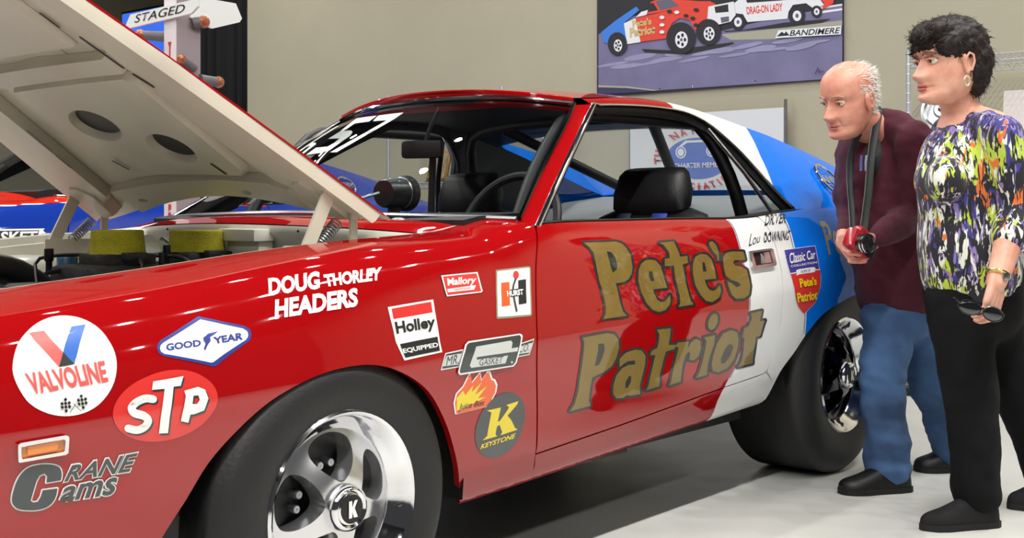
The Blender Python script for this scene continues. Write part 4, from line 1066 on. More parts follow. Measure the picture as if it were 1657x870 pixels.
# charcoal cam maker's lettering
C_ = cr([(445, 440), (452, 395), (435, 345), (370, 325), (280, 328), (200, 352), (140, 410), (100, 500), (84, 600), (120, 648), (200, 662), (300, 655), (370, 620), (408, 560), (420, 500)], 44) + [(312, 515), (300, 560), (275, 600), (240, 605), (222, 590), (265, 450), (290, 405), (325, 390), (345, 410), (340, 458)]
a = Art(); a.stroke(0, C_, 20, True); a.text(0, 'RANE', [(472, 328), (1026, 226), (1006, 378), (458, 462)], .055, .32); a.text(0, 'ams', [(440, 484), (876, 402), (868, 552), (425, 612)], .055, .25)
a.poly(1, C_); a.text(1, 'RANE', [(482, 338), (1016, 236), (996, 368), (468, 452)], .02, .32); a.text(1, 'ams', [(450, 494), (866, 412), (858, 542), (435, 602)], .02, .25)
put('cam_sticker', 'charcoal lettering CRANE Cams edged in white', a, 'crane', [INKW, INKG], FEN, 80)
# white lettering
a = Art(); a.text(0, 'DOUG', [(95, 232), (722, 148), (725, 358), (105, 446)], .045); a.text(0, 'THORLEY', [(770, 190), (1478, 98), (1468, 252), (798, 336)], .045); a.text(0, 'HEADERS', [(180, 490), (1188, 342), (1190, 572), (175, 726)], .045)
put('header_maker_lettering', 'white block lettering DOUG THORLEY HEADERS', a, 'headers', [INKW], FEN, 110)
# carburettor, ignition and shifter stickers
a = Art(); a.poly(0, [(78, 372), (432, 312), (500, 722), (205, 788), (140, 640)]); a.poly(1, [(107, 385), (415, 330), (428, 412), (122, 467)]); a.poly(2, [(172, 660), (465, 603), (482, 710), (212, 765)])
a.text(2, 'Holley', [(128, 492), (442, 440), (450, 556), (150, 612)], .03); a.text(0, 'EQUIPPED', [(188, 697), (465, 645), (472, 686), (198, 738)], .03)
put('carburettor_sticker', 'white tapered sticker reading Holley EQUIPPED', a, 'stickers', [INKW, INKR, INK], FEN, 80)
a = Art(); a.poly(2, [(484, 124), (778, 94), (826, 247), (810, 262), (536, 294)]); a.poly(0, [(490, 128), (775, 98), (820, 245), (808, 257), (540, 289)]); a.poly(1, [(503, 136), (767, 109), (808, 241), (800, 248), (546, 278)])
a.text(0, 'Mallory', [(535, 150), (770, 130), (752, 205), (548, 222)], .03); a.poly(0, [(540, 232), (765, 200), (750, 236), (545, 258)]); a.text(1, 'IGNITION', [(592, 232), (722, 215), (722, 229), (592, 246)], .02)
put('ignition_sticker', 'small red sticker reading Mallory IGNITION', a, 'stickers', [INKW, INKS, INK], FEN, 80)
a = Art(); a.poly(3, [(920, 80), (1182, 58), (1194, 68), (1207, 430), (1196, 442), (940, 464), (930, 455)]); a.poly(0, [(932, 92), (1178, 70), (1184, 78), (1195, 424), (1188, 430), (945, 447), (940, 440)])
a.poly(4, [(965, 182), (1028, 175), (1033, 358), (970, 368)]); a.poly(2, [(1095, 165), (1155, 158), (1160, 342), (1100, 352)]); a.poly(2, [(1030, 236), (1100, 228), (1100, 284), (1035, 291)])
a.stroke(5, cr([(1075, 150), (1056, 215), (1062, 300), (1082, 400)], 12), 13); a.ell(1, (1075, 122), 21, 29, -.2); a.text(0, 'HURST', [(1004, 246), (1130, 232), (1133, 276), (1008, 290)], .05)
put('shifter_sticker', 'white square sticker with orange and black H reading HURST', a, 'stickers', [INKW, INKS, INK, INKT, INKO, INKG], FEN, 80)
# gasket, flame and oval wheel stickers
a = Art()
for out, txt, tq in (([(75, 163), (190, 138), (165, 252), (48, 271)], 'MR.', [(88, 184), (168, 168), (160, 228), (80, 242)]), ([(548, 99), (638, 68), (610, 172), (522, 190)], 'CO.', [(545, 110), (610, 92), (600, 146), (538, 160)])):
    cx = sum(p[0] for p in out) / 4; cy = sum(p[1] for p in out) / 4
    def ins(k, kk): return [(cx + (x - cx) * k, cy + (y - cy) * kk) for x, y in out]
    a.poly(0, out); a.poly(1, ins(.9, .86)); a.poly(2, ins(.86, .62)); a.text(1, txt, tq, .0)
a.poly(0, [(215, 88), (545, 38), (560, 44), (562, 58), (530, 220), (510, 245), (165, 300), (152, 285), (195, 110)]); a.poly(1, [(220, 98), (543, 47), (552, 60), (522, 215), (505, 237), (168, 288), (163, 275), (205, 112)])
a.poly(2, [(262, 122), (485, 82), (494, 95), (488, 130), (532, 122), (528, 148), (270, 186), (268, 202), (468, 175), (455, 225), (235, 254), (226, 240)]); a.text(1, 'GASKET', [(288, 200), (440, 178), (430, 222), (287, 242)], .0); a.ell(2, (495, 218), 6, 8)
put('gasket_sticker', 'black and white letter G sticker reading MR. GASKET CO.', a, 'gasket', [INKW, INKG, INKL], FEN, 50)
fl = [(140, 552), (130, 480), (145, 420), (190, 370), (225, 297), (238, 285), (246, 345), (290, 290), (302, 281), (310, 330), (345, 277), (366, 276), (380, 322), (398, 330), (412, 362), (405, 410), (380, 460), (340, 505), (150, 553)]
a = Art(); a.poly(0, fl); cx, cy = 265, 440; a.poly(1, [(cx + (x - cx) * .93, cy + (y - cy) * .94 + 3) for x, y in fl])
a.poly(2, [(148, 528), (150, 450), (190, 400), (205, 430), (255, 365), (245, 412), (310, 345), (265, 430), (345, 370), (285, 450), (340, 440), (250, 485), (170, 525)]); a.text(3, 'Juice Box', [(165, 486), (335, 455), (322, 503), (160, 538)], .01, .2)
put('flame_sticker', 'orange flame sticker reading Juice Box', a, 'gasket', [INKW, INKO, INKY, INK], FEN, 50)
a = Art(); a.ell(0, (428, 620), 222, 142, -1.12, 56)
a.poly(1, [(345, 528), (432, 508), (412, 600), (425, 595), (485, 508), (468, 492), (545, 468), (538, 488), (475, 560), (500, 590), (525, 640), (542, 650), (430, 685), (440, 665), (425, 620), (408, 630), (398, 680), (408, 692), (315, 718), (345, 690), (372, 540)])
a.text(1, 'KEYSTONE', [(305, 742), (528, 670), (520, 702), (298, 775)], .035, .15)
put('wheel_maker_sticker', 'dark oval sticker with yellow K reading KEYSTONE', a, 'gasket', [INKG, INKY], FEN, 50)
# gold door lettering: outlines traced as glyphs, black edge under gold
def crp(x0, y0, sc, pts): return [((x0 + x / sc - 880) * 2.719, (y0 + y / sc - 370) * 2.719) for x, y in pts]
A5 = lambda p: crp(920, 380, 5.8, p)
B5 = lambda p: crp(1060, 380, 5.8, p)
C5 = lambda p: crp(900, 520, 5.4375, p)
D5 = lambda p: crp(1030, 480, 5.119, p)
GLY = [
 (A5([(115, 95), (270, 85), (420, 75), (470, 92), (510, 130), (555, 205), (580, 310), (575, 370), (550, 415), (510, 440), (430, 455), (440, 510), (465, 640), (490, 715), (525, 755), (315, 785), (335, 740), (335, 660), (300, 490), (240, 290), (205, 180), (160, 130)]), [A5([(335, 165), (375, 175), (415, 225), (435, 290), (435, 330), (400, 360), (375, 300), (350, 220)])]),
 (A5([(740, 240), (800, 250), (850, 300), (885, 390), (910, 495), (775, 510), (790, 560), (815, 605), (850, 628), (885, 620), (910, 590), (932, 560), (936, 600), (925, 650), (890, 700), (830, 720), (770, 700), (710, 640), (665, 540), (640, 430), (640, 330), (660, 275), (700, 245)]), [A5([(740, 345), (772, 345), (795, 430), (765, 435), (745, 390)])]),
 (B5([(20, 85), (150, 72), (185, 150), (210, 215), (275, 205), (285, 270), (235, 285), (255, 350), (290, 560), (305, 610), (330, 650), (190, 672), (208, 635), (205, 560), (180, 420), (155, 295), (75, 300), (70, 235), (115, 225), (105, 170), (60, 110)]), []),
 (B5([(400, 190), (460, 195), (510, 240), (545, 320), (570, 410), (455, 420), (465, 470), (490, 515), (530, 525), (570, 500), (595, 470), (600, 530), (575, 590), (510, 630), (450, 620), (400, 560), (360, 470), (340, 370), (330, 280), (350, 215)]), [B5([(420, 265), (442, 265), (470, 345), (435, 350)])]),
 (B5([(490, 75), (520, 70), (555, 110), (575, 165), (582, 250), (570, 250), (560, 200), (530, 175), (495, 130), (480, 95)]), []),
 (B5([(800, 160), (820, 235), (770, 240), (720, 240), (710, 265), (730, 290), (790, 300), (840, 330), (865, 400), (870, 480), (850, 560), (800, 595), (730, 600), (690, 560), (670, 480), (665, 435), (700, 450), (740, 490), (770, 480), (780, 465), (760, 440), (700, 420), (650, 380), (625, 300), (615, 220), (640, 175), (700, 160)]), []),
 (C5([(215, 140), (440, 100), (500, 110), (535, 160), (540, 230), (515, 320), (480, 390), (420, 440), (310, 490), (290, 570), (272, 690), (290, 735), (105, 785), (145, 720), (180, 600), (205, 440), (225, 260), (230, 180)]), [C5([(360, 195), (410, 190), (418, 240), (400, 310), (370, 375), (330, 390), (345, 320), (360, 250)])]),
 (C5([(545, 325), (600, 270), (680, 245), (740, 250), (775, 300), (770, 380), (745, 480), (720, 560), (718, 630), (640, 645), (600, 640), (570, 665), (515, 670), (485, 630), (490, 560), (520, 470), (570, 405), (620, 380), (680, 375), (680, 340), (620, 345), (580, 370), (545, 400)]), [C5([(630, 475), (648, 480), (640, 530), (610, 580), (590, 580), (595, 530)])]),
 (D5([(165, 272), (275, 258), (268, 330), (255, 395), (320, 395), (300, 430), (235, 450), (215, 520), (190, 640), (180, 735), (60, 770), (85, 730), (110, 640), (140, 510), (150, 480), (105, 480), (115, 445), (165, 420), (180, 360), (185, 310)]), []),
 (D5([(330, 375), (420, 368), (408, 425), (440, 370), (480, 345), (515, 360), (522, 420), (500, 490), (460, 525), (420, 515), (430, 470), (420, 450), (392, 480), (370, 560), (350, 700), (255, 730), (275, 690), (300, 560), (335, 420), (312, 408)]), []),
 (D5([(550, 335), (645, 315), (635, 390), (600, 480), (580, 560), (575, 645), (480, 670), (505, 630), (530, 540), (560, 420), (570, 365)]), []),
 (D5([(622 + 40 * math.cos(q) + 8 * math.sin(q), 205 - 68 * math.sin(q)) for q in [2 * PI * k / 20 for k in range(20)]]), []),
 (D5([(770, 275), (820, 290), (832, 350), (820, 430), (790, 520), (740, 590), (670, 625), (625, 610), (612, 560), (625, 480), (660, 380), (710, 300)]), [D5([(770, 385), (785, 410), (765, 480), (720, 545), (690, 550), (690, 510), (715, 440), (745, 395)])]),
 (D5([(925, 135), (1018, 115), (1008, 200), (1052, 195), (1012, 320), (975, 330), (960, 420), (945, 510), (945, 545), (820, 578), (850, 530), (870, 430), (878, 345), (860, 335), (880, 258), (915, 242), (935, 180)]), [])]
a = Art()
for g, hs in GLY:
    gg = cr(g + g[:1], len(g) * 3)[:-1] if False else g
    a.stroke(0, gg, 21, True); a.n -= 1
    for h_ in hs: a.poly(0, h_); a.n -= 1
a.n += 1
for g, hs in GLY: a.poly(1, g, hs); a.n -= 1
a.n += 1
put('gold_lettering', "gold serif lettering Pete's Patriot edged in black", a, 'patriot', [INK, GOLD], DOOR, 60)
# names by the window and the shield
a = Art(); a.text(0, 'DRIVER', [(218, 142), (362, 128), (364, 172), (222, 188)], .02, .12); a.text(0, 'Lou', [(135, 214), (215, 210), (212, 268), (128, 300)], -.005, .3); a.text(0, 'DOWNING', [(236, 208), (418, 198), (414, 252), (238, 272)], .01, .12)
put('driver_lettering', 'small black hand lettering DRIVER Lou Downing', a, 'driver', [INK], DOOR, 60)
sh = [(380, 325), (595, 298), (622, 420), (633, 500), (628, 590), (600, 690), (520, 770), (480, 720), (462, 650), (425, 490)]
a = Art(); a.stroke(0, sh, 6, True); a.poly(1, sh); a.poly(2, [(425, 490), (632, 460), (633, 500), (628, 590), (600, 690), (520, 770), (480, 720), (462, 650)]); a.poly(0, [(424, 487), (630, 457), (631, 463), (426, 494)])
a.poly(0, [(460, 470), (480, 460), (585, 444), (598, 450), (590, 480), (482, 497), (462, 506), (468, 488)]); a.text(0, 'Classic Car', [(414, 346), (592, 326), (596, 385), (420, 422)], .015); a.text(0, 'COLLECTION', [(426, 432), (606, 404), (608, 418), (428, 446)], .01); a.text(1, 'HOME OF', [(492, 468), (558, 458), (560, 476), (493, 488)], 0)
a.text(3, "Pete's", [(475, 525), (595, 512), (597, 570), (484, 590)], .035); a.text(3, 'Patriot', [(463, 625), (608, 606), (608, 668), (474, 692)], .035)
put('shield_sticker', "navy and red shield sticker reading Classic Car Collection, home of Pete's Patriot", a, 'driver', [INKW, INKV, INKS, INKY], QUA, 60)
a = Art(); a.text(0, "Pete's", [(0, 0), (3.1, 0), (3.1, 1), (0, 1)], .02)
art_mesh('quarter_lettering', a, lambda x, y, h: HC.S(2.285 + .095 * x, .635 - .135 * y - .004 * x, h), [INKT], QUA, .25)['label'] = 'tan lettering on the blue rear quarter'
# pinstripes where the colours meet
a = Art(); a.stroke(0, [(t + .004, s) for t, s in fine(RW) if .14 < s < .684], .0035); art_mesh('pinstripe', a, lambda x, y, h: HC.S(x, y, h), [INKN], DOOR, .05)
a = Art(); a.stroke(0, [(t - .012, s) for t, s in fine(WBL) if .24 < s < .684], .0035); art_mesh('pinstripe', a, lambda x, y, h: HC.S(x, y, h), [INKN], QUA, .05)
# side marker lamp
bf = board('crane')
def solid(name, parent, bd, poly, h0, h1, m, hole=None):
    fn = board(bd); poly = densify(poly, 14); P = [fn(x, y, h1) for x, y in poly] + [fn(x, y, h0) for x, y in poly]; n = len(poly)
    F = []
    if hole:
        hole = densify(hole, 14); k = len(hole); P2 = [fn(x, y, h1) for x, y in hole] + [fn(x, y, h0) for x, y in hole]
        t = tessellate_polygon([[Vector((x, y, 0)) for x, y in poly], [Vector((x, y, 0)) for x, y in hole]])
        mp = lambda i: i if i < n else 2 * n + (i - n)
        F += [tuple(mp(i) for i in q) for q in t]; P += P2
        F += [(2 * n + i, 2 * n + (i + 1) % k, 2 * n + k + (i + 1) % k, 2 * n + k + i) for i in range(k)]
    else: F += [tuple(q) for q in tessellate_polygon([[Vector((x, y, 0)) for x, y in poly]])]
    F += [(i, (i + 1) % n, n + (i + 1) % n, n + i) for i in range(n)]
    return mesh(name, P, F, m, parent, smooth=True, sharp=30)
mk = solid('side_marker', FEN, 'crane', [(117, 172), (135, 158), (465, 100), (486, 106), (493, 125), (488, 230), (470, 244), (130, 302), (120, 294)], .0, .010, CHROME, [(140, 188), (455, 130), (466, 142), (462, 212), (452, 222), (152, 276), (144, 268)]); mk['label'] = 'amber side marker lamp in a bright bezel'
solid('marker_lens', FEN, 'crane', [(140, 188), (455, 130), (466, 142), (462, 212), (452, 222), (152, 276), (144, 268)], .0, .004, AMBER)
solid('marker_reflector', FEN, 'crane', [(190, 188), (405, 148), (415, 160), (412, 204), (405, 212), (200, 250), (192, 244)], .003, .007, mat('bright_amber', rgb(232, 128, 20), .25, coat=1.))
# door handle
dh = solid('door_handle', DOOR, 'driver', [(120, 338), (272, 318), (284, 326), (311, 428), (302, 437), (158, 458), (146, 448)], 0., .012, MAG, [(138, 350), (262, 332), (288, 418), (166, 438)])
solid('handle_recess', DOOR, 'driver', [(138, 350), (262, 332), (288, 418), (166, 438)], .0, .002, mat('dark_recess', rgb(40, 30, 36), .2, metal=.6))
solid('handle_paddle', DOOR, 'driver', [(225, 345), (258, 340), (280, 414), (236, 420)], .002, .009, MAG)
# round bright emblem on the sail panel
def emblem(sail_ob, c, cx, cz, cy, parent, R=.062):
    e = empty('quarter_emblem', (0, 0, 0)); e.parent = parent
    ok, hit, n, _ = sail_ob.closest_point_on_mesh(c.Z((cx, cy, cz)))
    n = n if n.y < 0 else -n
    u = (Vector((1, 0, 0)) - n * n.x).normalized(); v_ = n.cross(u) * -1
    if v_.z < 0: v_ = -v_
    o = hit + n * .010
    MB().tube([o + u * R * math.cos(2 * PI * k / 40) + v_ * R * math.sin(2 * PI * k / 40) for k in range(41)], [(.005, .007)] * 41, 8, 0, False).obj('emblem_ring', CHROME, e)
    a = Art(); a.text(0, 'AMX', [(-1.05, -.22), (.9, -.22), (.9, .22), (-1.05, .22)], .05)
    art_mesh('emblem_letters', a, lambda x, y, h: o + u * x * R - v_ * y * R + n * (h + .002), [CHROME], e, 0)
    b = MB(); b.tube([o - u * R - v_ * .3 * R, o + u * R - v_ * .3 * R], .002, 6); b.tube([o - u * R + v_ * .3 * R, o + u * R + v_ * .3 * R], .002, 6); b.obj('emblem_bars', CHROME, e)
bpy.context.view_layer.update()
emblem(HP['sail', False], HC, 2.60, 1.045, .165, hero_root, .078)

# ---------------------------------------------------------------- the two visitors
from mathutils import noise as mnoise
ROTP = HEADING - PI / 2
def remesh(parts, voxel, smooth=6, fac=.5):
    """one continuous closed surface from overlapping closed shapes -> (verts, faces)"""
    me = bpy.data.meshes.new('tmp'); me.from_pydata(parts.v, [], parts.f)
    bm = bmesh.new(); bm.from_mesh(me); bmesh.ops.recalc_face_normals(bm, faces=bm.faces); bm.to_mesh(me); bm.free()
    o = bpy.data.objects.new('tmp', me); COL.objects.link(o)
    r = o.modifiers.new('r', 'REMESH'); r.mode = 'VOXEL'; r.voxel_size = voxel; r.adaptivity = 0
    s = o.modifiers.new('s', 'SMOOTH'); s.iterations = smooth; s.factor = fac
    dg = bpy.context.evaluated_depsgraph_get(); dg.update(); ev = o.evaluated_get(dg); m2 = ev.to_mesh()
    v = [x.co.copy() for x in m2.vertices]; nn = [x.normal.copy() for x in m2.vertices]; f = [tuple(p.vertices) for p in m2.polygons]
    ev.to_mesh_clear(); bpy.data.objects.remove(o); bpy.data.meshes.remove(me)
    return v, nn, f
def limb(b, pts, rad, n=16, seg=18):
    """tapering limb with round ends; rad per point, a number or (a, b)"""
    rr = [r if isinstance(r, tuple) else (r, r) for r in rad]
    q = cr([tuple(p) + r for p, r in zip(pts, rr)], seg)
    P = [Vector(x[:3]) for x in q]; R = [(max(.003, x[3]), max(.003, x[4])) for x in q]
    d0 = (P[0] - P[1]).normalized(); d1 = (P[-1] - P[-2]).normalized(); r0 = min(R[0]); r1 = min(R[-1])
    A = [P[0] + d0 * r0 * k for k in (.95, .7, .35)]; RA = [(R[0][0] * c, R[0][1] * c) for c in (.3, .7, .93)]
    B = [P[-1] + d1 * r1 * k for k in (.35, .7, .95)]; RB = [(R[-1][0] * c, R[-1][1] * c) for c in (.93, .7, .3)]
    b.tube(A + P + B, RA + R + RB, n)
def folds(v, nn, amp, sc, dirz=.35, seed=0.):
    out = []
    for p, n_ in zip(v, nn):
        k = mnoise.noise(Vector((p.x * sc + seed, p.y * sc, p.z * sc * dirz))) + .5 * mnoise.noise(Vector((p.x * sc * 2.1, p.y * sc * 2.1 + seed, p.z * sc * 2.1 * dirz + p.x * sc)))
        out.append(p + n_ * amp * k)
    return out
HT = [(-.122, .050, .000, .020), (-.116, .078, -.012, .036), (-.106, .092, -.030, .046), (-.094, .095, -.048, .054), (-.078, .088, -.062, .060), (-.062, .090, -.074, .064), (-.040, .090, -.085, .068), (-.018, .087, -.093, .071), (.002, .085, -.098, .073), (.022, .091, -.101, .075), (.045, .093, -.102, .076), (.068, .086, -.098, .074), (.088, .070, -.085, .064), (.104, .048, -.063, .047), (.114, .024, -.036, .026), (.119, .002, -.012, .006)]
def head_pts(feat):
    """head surface: x forward, y to its left, z up, origin between the ears"""
    nz, nphi = 110, 110; G = []
    f_ = lambda k, z: smooth_tab([(r[0], r[k]) for r in HT], z)
    g = lambda x, s: math.exp(-x * x / (2 * s * s))
    for i in range(nz):
        u = i / (nz - 1); z = -.122 + .241 * (.5 - .5 * math.cos(PI * u)) if False else -.122 + .241 * u
        xf, xb, w = f_(1, z), f_(2, z), f_(3, z); row = []
        for j in range(nphi):
            ph = 2 * PI * j / nphi; c, s = math.cos(ph), math.sin(ph)
            cx = (xf + xb) / 2; ax = (xf - xb) / 2
            ex = .86 if c > 0 else 1.
            x = cx + ax * (abs(c) ** ex) * (1 if c > 0 else -1); y = w * (abs(s) ** .92) * (1 if s > 0 else -1)
            if c > 0:
                fr = min(1, c * 2.2)
                # nose
                zn = z + .036
                prof = feat['nose'] * (g(zn, .012) if zn < 0 else max(0, 1 - zn / .052) ** .8) if -.022 < zn < .056 else (feat['nose'] * g(zn, .008) if zn <= -.022 else 0)
                wn = .0095 + .006 * g(z + .042, .010)
                x += prof * g(y, wn)
                x += .007 * g(z + .045, .006) * g(abs(y) - .013, .006)       # nostril wings
                x -= .011 * g(abs(y) - .033, .013) * g(z - .004, .010)        # eye sockets
                x += .004 * g(z - .024, .007) * g(abs(y) - .03, .022)         # brow
                x += feat['cheek'] * g(abs(y) - .042, .016) * g(z + .034, .018)
                x += .0055 * g(z + .0655, .0045) * g(y, .017) + .0060 * g(z + .078, .0050) * g(y, .016)   # lips
                x -= .0060 * g(z + .0720, .0022) * g(y, .021)                 # mouth line
                x -= .004 * g(z + .089, .006) * g(y, .022)
                x += .004 * g(z + .104, .009) * g(y, .016)
                x -= feat.get('fold', 0) * g(abs(y) - (.024 + .25 * max(0, -.045 - z)), .004) * g(z + .062, .016)
            row.append(Vector((x, y, z)))
        G.append(row)
    return G
def head_mesh(G):
    nz, n = len(G), len(G[0]); v = [p for r in G for p in r]
    f = [(i * n + j, i * n + (j + 1) % n, (i + 1) * n + (j + 1) % n, (i + 1) * n + j) for i in range(nz - 1) for j in range(n)]
    f += [tuple(range(n))[::-1], tuple((nz - 1) * n + j for j in range(n))]
    return v, f
def basis(fwd, pitch, roll, loc, sc):
    f = Vector(fwd).normalized(); l = Vector((0, 0, 1)).cross(f).normalized()
    M = Matrix((f, l, Vector((0, 0, 1)))).transposed().to_4x4()
    M = Matrix.Translation(loc) @ M @ Matrix.Rotation(pitch, 4, 'Y') @ Matrix.Rotation(roll, 4, 'X') @ Matrix.Diagonal((*sc, 1))
    return M
def ear(b, M, s):
    y = .074 * s
    b.ell((-.006, y, -.012), (.017, .007, .031), 0, M, rot=Euler((.0, .22, .35 * s)))
    b.tube([M @ Vector(p) for p in [(-.004, y + .006 * s, -.040), (.004, y + .009 * s, -.02), (.004, y + .012 * s, .004), (-.006, y + .015 * s, .018), (-.018, y + .015 * s, .012), (-.022, y + .013 * s, -.008), (-.014, y + .009 * s, -.034)]], .0042, 8)
def eyes(parent, M, iris, lid):
    for s in (-1, 1):
        b = MB(); b.ell((.0705, .0325 * s, .003), (.0125, .0135, .0105), 0, M); b.obj('eye', mat('eye_white', rgb(226, 220, 214), .15, coat=.6), parent)
        b = MB(); b.ell((.0800, .0325 * s, .002), (.0042, .0058, .0058), 0, M); b.obj('iris', iris, parent)
        b = MB()   # upper lid
        pts = [(.074 + .012 * math.cos(q * .9), (.0325 + .0150 * math.sin(q)) * s, .009 - .006 * (q / 1.2) ** 2) for q in [-1.2 + 2.4 * k / 10 for k in range(11)]]
        b.tube([M @ Vector(p) for p in pts], .0034, 8); b.obj('eyelid', lid, parent)
def brows(parent, M, m, wd=.0045):
    for s in (-1, 1):
        pts = [(.094, .014 * s, .021), (.094, .026 * s, .026), (.087, .040 * s, .026), (.076, .052 * s, .020)]
        MB().tube([M @ Vector(p) for p in cr(pts, 12)], [(wd, .003)] * 12, 6).obj('eyebrow', m, parent)
def strands(name, roots, length, curl, m, parent, wid=.0016, seed=1, grav=.6):
    """hair as many fine tapering ribbons; roots = (point, normal, flow direction)"""
    rnd = random.Random(seed); v = []; f = []
    for p, n_, d in roots:
        L = length * rnd.uniform(.6, 1.25); q = p.copy(); dr = (d + n_ * rnd.uniform(.05, .45) + Vector((rnd.gauss(0, curl), rnd.gauss(0, curl), rnd.gauss(0, curl)))).normalized()
        sd = dr.cross(n_); sd = sd.normalized() if sd.length > 1e-4 else Vector((1, 0, 0)); o = len(v); k = 4
        for i in range(k):
            w_ = wid * (1 - .75 * i / (k - 1)); v += [q - sd * w_, q + sd * w_]
            dr = (dr - n_ * .28 + Vector((0, 0, -grav * .12)) + Vector((rnd.gauss(0, curl * .5), rnd.gauss(0, curl * .5), rnd.gauss(0, curl * .5)))).normalized(); q = q + dr * L / (k - 1)
        f += [(o + 2 * i, o + 2 * i + 1, o + 2 * i + 3, o + 2 * i + 2) for i in range(k - 1)]
    o = mesh(name, v, f, m, parent); return tag(o, kind='stuff')
def hand(b, wrist, dirn, palm_n, curl, thumb_side, s=1., spread=.10):
    """palm and five fingers; dirn = wrist to knuckles, palm_n = out of the palm"""
    d = Vector(dirn).normalized(); n = Vector(palm_n); n = (n - d * n.dot(d)).normalized(); a = d.cross(n) * thumb_side      # a = toward the thumb
    w = Vector(wrist)
    limb(b, [w - d * .03 * s, w + d * .01 * s, w + d * .05 * s, w + d * .082 * s], [(.021 * s, .028 * s)] * 1 + [(.017 * s, .030 * s), (.015 * s, .040 * s), (.012 * s, .040 * s)], 14, 10) if False else None
    for k, (oy, L, r) in enumerate(((.030, .072, .0088), (.010, .080, .0092), (-.010, .075, .0088), (-.029, .060, .0078))):
        base = w + d * (.080 - .006 * abs(k - 1)) * s + a * oy * s
        limb(b, [w + a * oy * .5 * s - d * .012 * s, w + d * .04 * s + a * oy * .85 * s + n * -.002, base], [.0135 * s, .0135 * s, .0115 * s], 10, 8)
        c = curl[k]; q = base; dr = (d + a * spread * oy / .03 * .5).normalized(); pts = [q]; rs = [r * s * 1.08]
        for j, fr in enumerate((.42, .32, .26)):
            an = c[j] if isinstance(c, (tuple, list)) else c
            dr = (dr * math.cos(an) + n * math.sin(an)).normalized(); nn_ = (n * math.cos(an) - dr * 0).normalized()
            q = q + dr * L * fr * s; pts.append(q); rs.append(r * s * (1 - .10 * (j + 1)))
            n2 = n - dr * n.dot(dr); n = n2.normalized() if n2.length > .15 else (-d).normalized()
        n = Vector(palm_n); n = (n - d * n.dot(d)).normalized()
        limb(b, pts, rs, 10, 12)
    t0 = w + d * .022 * s + a * .026 * s; t1 = t0 + (d * .55 + a * .65 + n * .35).normalized() * .042 * s; t2 = t1 + (d * .8 + a * .15 + n * .55).normalized() * .032 * s; t3 = t2 + (d * .85 - a * .1 + n * .5).normalized() * .026 * s
    limb(b, [w + a * .008 * s, t0, t1, t2, t3], [.014 * s, .0145 * s, .0115 * s, .0105 * s, .0088 * s], 10, 14)
def skin_mat(name, c1, c2):
    m = mat(name, c1, .48, spec=.4, bump=.06, bscale=220); nt = m.node_tree; b = nt.nodes['Principled BSDF']
    b.inputs['Subsurface Weight'].default_value = .12; b.inputs['Subsurface Radius'].default_value = (.012, .005, .003)
    tc = nt.nodes.new('ShaderNodeTexCoord'); n = nt.nodes.new('ShaderNodeTexNoise'); n.inputs['Scale'].default_value = 22; n.inputs['Detail'].default_value = 5
    r = nt.nodes.new('ShaderNodeValToRGB'); r.color_ramp.elements[0].position = .35; r.color_ramp.elements[0].color = c2; r.color_ramp.elements[1].position = .62; r.color_ramp.elements[1].color = c1
    nt.links.new(tc.outputs['Object'], n.inputs['Vector']); nt.links.new(n.outputs['Fac'], r.inputs[0]); nt.links.new(r.outputs[0], b.inputs['Base Color'])
    return m
def join_skin(name, pieces, m, parent):
    V = []; F = []
    for v, f in pieces:
        o = len(V); V += [tuple(p) for p in v]; F += [tuple(i + o for i in q) for q in f]
    return mesh(name, V, F, m, parent)
def shoe(parent, heel, toe, wd, hgt, m, sole_m, pointed=1.):
    heel, toe = Vector(heel), Vector(toe); d = toe - heel; L = d.length; d.normalize(); s = Vector((0, 0, 1)).cross(d)
    sec = [(.0, .60, .55, .95), (.06, .85, .9, 1.), (.22, .95, 1., 1.), (.40, .92, .95, .88), (.55, .98, .72, .70), (.72, 1.06, .5, .5), (.86, .92, .42, .40), (.95, .62 * pointed, .34, .32), (1., .25 * pointed, .2, .2)]
    b = MB(); v = []; n = 18
    for u, w_, h1, h2 in sec:
        for j in range(n):
            q = 2 * PI * j / n; cy, sz = math.cos(q), math.sin(q); z = .018 + (hgt * h1 * max(0, sz) if sz > 0 else sz * .004)
            v.append(heel + d * L * u + s * (wd / 2 * w_ * (abs(cy) ** .7) * (1 if cy > 0 else -1)) + Vector((0, 0, z)))
    f = [(i * n + j, i * n + (j + 1) % n, (i + 1) * n + (j + 1) % n, (i + 1) * n + j) for i in range(len(sec) - 1) for j in range(n)] + [tuple(range(n))[::-1], tuple((len(sec) - 1) * n + j for j in range(n))]
    o = mesh('shoe', v, f, m, parent); o.modifiers.new('s', 'SUBSURF').levels = 1; o.modifiers['s'].render_levels = 1
    out = [heel + d * L * u + s * (wd / 2 * w_ * 1.03) for u, w_, _, _ in sec] + [heel + d * L * u - s * (wd / 2 * w_ * 1.03) for u, w_, _, _ in sec[::-1]]
    k = len(out); b.add([p + Vector((0, 0, .001)) for p in out] + [p + Vector((0, 0, .020)) for p in out], [tuple(range(k))[::-1], tuple(range(k, 2 * k))] + [(i, (i + 1) % k, k + (i + 1) % k, k + i) for i in range(k)])
    b.obj('shoe_sole', sole_m, o, smooth=False)
    return o

